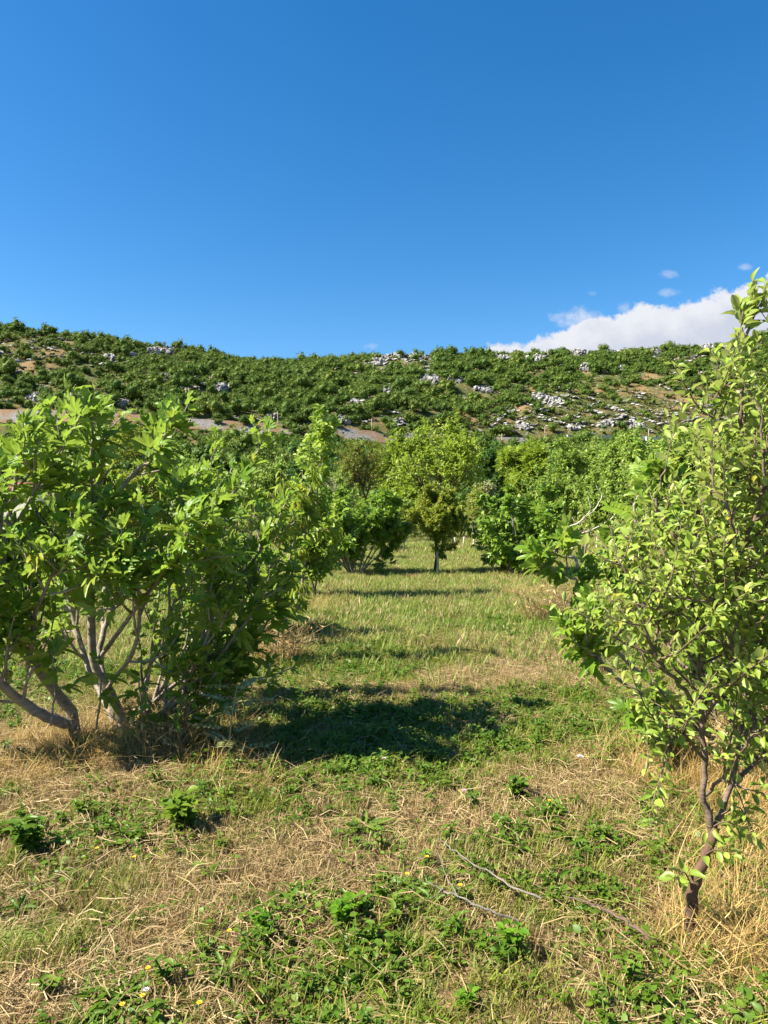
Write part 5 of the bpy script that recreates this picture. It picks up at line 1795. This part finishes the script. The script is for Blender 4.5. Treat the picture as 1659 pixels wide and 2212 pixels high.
def dry_clump(seed, n, H, spread):
    r = np.random.default_rng(seed)
    mb = MB()
    for k in range(n):
        a, b = r.uniform(0, 6.28, 2)
        o = np.array([math.cos(a), math.sin(a), 0]) * spread * 0.6 * math.sqrt(r.random())
        h = H * r.uniform(0.35, 1.0)
        d = np.array([math.cos(b), math.sin(b), 0]) * r.uniform(0.05, 1.1) * h
        P = np.array([o, o + d * 0.35 + UP * h * 0.55, o + d + UP * h * r.uniform(0.7, 1.0)])
        mb.tube(P, [0.0032, 0.0026, 0.0014], 3)
        m_ = 1
        p = P[1] + (P[2] - P[1]) * r.random((m_, 1))
        stamp_leaves(mb, T_NARD, p, r.normal(0, 1, (m_, 3)) - np.array([0, 0, 0.3]), r.normal(0, 1, (m_, 3)), r.uniform(0.04, 0.10, m_), r)
    return mb


M['dry_weed'] = leaf_mat('dry_weed_straw', [(0, (0.24, 0.16, 0.065)), (0.5, (0.40, 0.29, 0.125)), (1, (0.55, 0.43, 0.20))], trans=0.2, rough=0.7)
G2 = 'clumps of dry weeds left unmown'
plant('dry_weed_clump', 592, 1432, dry_clump(1, 190, 0.62, 0.5), M['dry_weed'], 'straw-coloured dry weed clump at the foot of the persimmon sapling', 'dry weeds', G2)
plant('dry_weed_clump', 1192, 1345, dry_clump(2, 240, 0.75, 0.6), M['dry_weed'], 'brown dry weed clump under the reaching fig branches, right of the lane', 'dry weeds', G2)
plant('dry_weed_clump', 350, 1625, dry_clump(6, 150, 0.42, 0.42), M['dry_weed'], 'dark dry weed clump in the shade of the large fig', 'dry weeds', G2)
plant('dry_weed_clump', 1625, 1690, dry_clump(7, 200, 0.5, 0.5), M['dry_weed'], 'dry weed clump behind the apple stems at the right edge', 'dry weeds', G2)


def fern():
    r = np.random.default_rng(4)
    mb = MB()
    P = np.array([(0, 0, 0), (0.02, 0, 0.25), (0.06, 0, 0.48)])
    mb.tube(P, [0.006, 0.005, 0.003], 5)
    n = 14
    t = np.linspace(0.1, 1, n)
    p = np.stack([np.interp(t, [0, .5, 1], P[:, k]) for k in range(3)], -1)
    a = np.arange(n) * 2.4
    d = np.stack([np.cos(a), np.sin(a), np.full(n, 0.5)], -1)
    stamp_leaves(mb, [tm_pinnate(6, ll=0.24, droop=0.3)], p, d, np.tile(UP, (n, 1)), r.uniform(0.16, 0.26, n), r)
    return mb


plant('thistle_plant', 492, 1650, fern(), M['silver_leaf'], 'grey-green thistle with toothed feathery leaves at the edge of the fig shadow', 'thistle')


def flower(px, py, mat, label, H=0.08, size=0.011, group='small yellow flowers in the meadow', cat='flower', petals=9):
    root = thing('flower', gp(px, py), label, cat, group)
    r = np.random.default_rng(int(px * 7 + py))
    top = np.array([r.normal(0, 0.012), r.normal(0, 0.012), H])
    mb = MB(); mb.tube(np.array([(0, 0, 0), top * [0.4, 0.4, 0.55], top]), [0.0018, 0.0015, 0.0013], 4)
    mb.build('stem', M['stem_green'], root)
    mb = MB()
    a = np.arange(petals) / petals * 6.283
    d = np.stack([np.cos(a), np.sin(a), np.full(petals, 0.35)], -1)
    stamp_leaves(mb, [tm_leaf(0.6, 0.05, -0.1)], np.tile(top, (petals, 1)), d, np.tile(UP, (petals, 1)), np.full(petals, size), r)
    stamp_leaves(mb, [tm_leaf(0.6, 0.05, -0.1)], np.tile(top + [0, 0, 0.001], (petals, 1)), d + np.array([0, 0, 0.8]), np.tile(UP, (petals, 1)), np.full(petals, size * 0.6), r)
    mb.build('petals', M[mat], root)


flower(310, 2195, 'petal_yellow', 'yellow flower at the bottom edge, the right of two close together')
flower(263, 2208, 'petal_yellow', 'yellow flower at the very bottom edge, left of the white one')
flower(303, 2135, 'petal_yellow', 'yellow flower just above the white flower at the bottom edge')
flower(301, 2178, 'petal_white', 'white flower between yellow ones at the bottom edge', 0.08, 0.013, 'white flowers in the meadow')
flower(482, 2055, 'petal_yellow', 'yellow flower alone in the straw below the small bright weed')
flower(428, 2208, 'petal_yellow', 'yellow flower low at the bottom edge, left of the round-leaved weed')
flower(292, 1880, 'petal_yellow', 'yellow flower in straw left of centre, the right of a pair')
flower(212, 1868, 'petal_yellow', 'yellow flower in grass left of centre, the left of a pair')
flower(925, 1895, 'petal_yellow', 'yellow flower at the tip of the pale fallen twig')
flower(985, 1965, 'petal_yellow', 'yellow flower lying between the two pale twigs')
flower(880, 1935, 'petal_yellow', 'yellow flower left of the pale fallen twig')
flower(1180, 1780, 'petal_yellow', 'yellow flower in the grass right of the lone leafy weed')
flower(828, 1700, 'petal_pink', 'pink flower at the lower edge of the big shadow', 0.14, 0.016, 'pink flowers in the meadow')
flower(1010, 1760, 'petal_pink', 'pink flower in the stubble of the lane', 0.12, 0.016, 'pink flowers in the meadow')
flower(1253, 1690, 'petal_white', 'large white flower head standing in the grass below the right fig', 0.13, 0.024, 'white flowers in the meadow', petals=14)
flower(20, 1660, 'petal_white', 'white flower in the straw at the left edge', 0.12, 0.018, 'white flowers in the meadow')


def twig(name, pts, th, mat, label, side=()):
    P3 = []
    for (px, py, h) in pts:
        a = gp(px, py); P3.append((a[0], a[1], a[2] + h))
    g = Grower(int(pts[0][0]))
    o = np.array(P3[0])
    P = g.refine([np.array(q) - o for q in P3], 5, 0.003)
    mb = MB(); mb.tube(P, np.linspace(th, th * 0.4, len(P)), 7)
    root = thing(name, o, label, 'branch', 'fallen branches lying in the grass')
    mb.build('branch', M[mat], root)
    for sd in side:
        Q = []
        for (px, py, h) in sd:
            a = gp(px, py); Q.append(np.array((a[0], a[1], a[2] + h)) - o)
        mb = MB(); q = g.refine(Q, 4, 0.002); mb.tube(q, np.linspace(th * 0.6, th * 0.25, len(q)), 5)
        mb.build('side_twig', M[mat], root)


twig('fallen_branch', [(1170, 1975, 0.07), (1110, 1955, 0.08), (1050, 1925, 0.08), (985, 1892, 0.09), (950, 1872, 0.11)], 0.0045, 'dead_wood', 'upper of two pale grey twigs fallen in the grass')
twig('fallen_branch', [(1120, 2010, 0.04), (1060, 2005, 0.06), (1000, 1985, 0.07), (950, 1965, 0.08), (920, 1958, 0.09)], 0.005, 'dead_wood', 'lower pale grey twig, forked at its left end',
     [[(990, 1982, 0.07), (965, 1945, 0.09), (945, 1905, 0.12)], [(958, 1967, 0.08), (930, 1978, 0.06)]])
twig('fallen_branch', [(1412, 2062, 0.04), (1350, 2028, 0.06), (1280, 1998, 0.08), (1215, 1975, 0.08)], 0.0065, 'dark_stick', 'dark brown straight stick lying left of the apple trunk')
twig('fallen_branch', [(1659, 1720, 0.10), (1600, 1690, 0.2), (1540, 1650, 0.28)], 0.010, 'grey_bark', 'grey dead branch slanting down behind the apple trunk at the right edge')
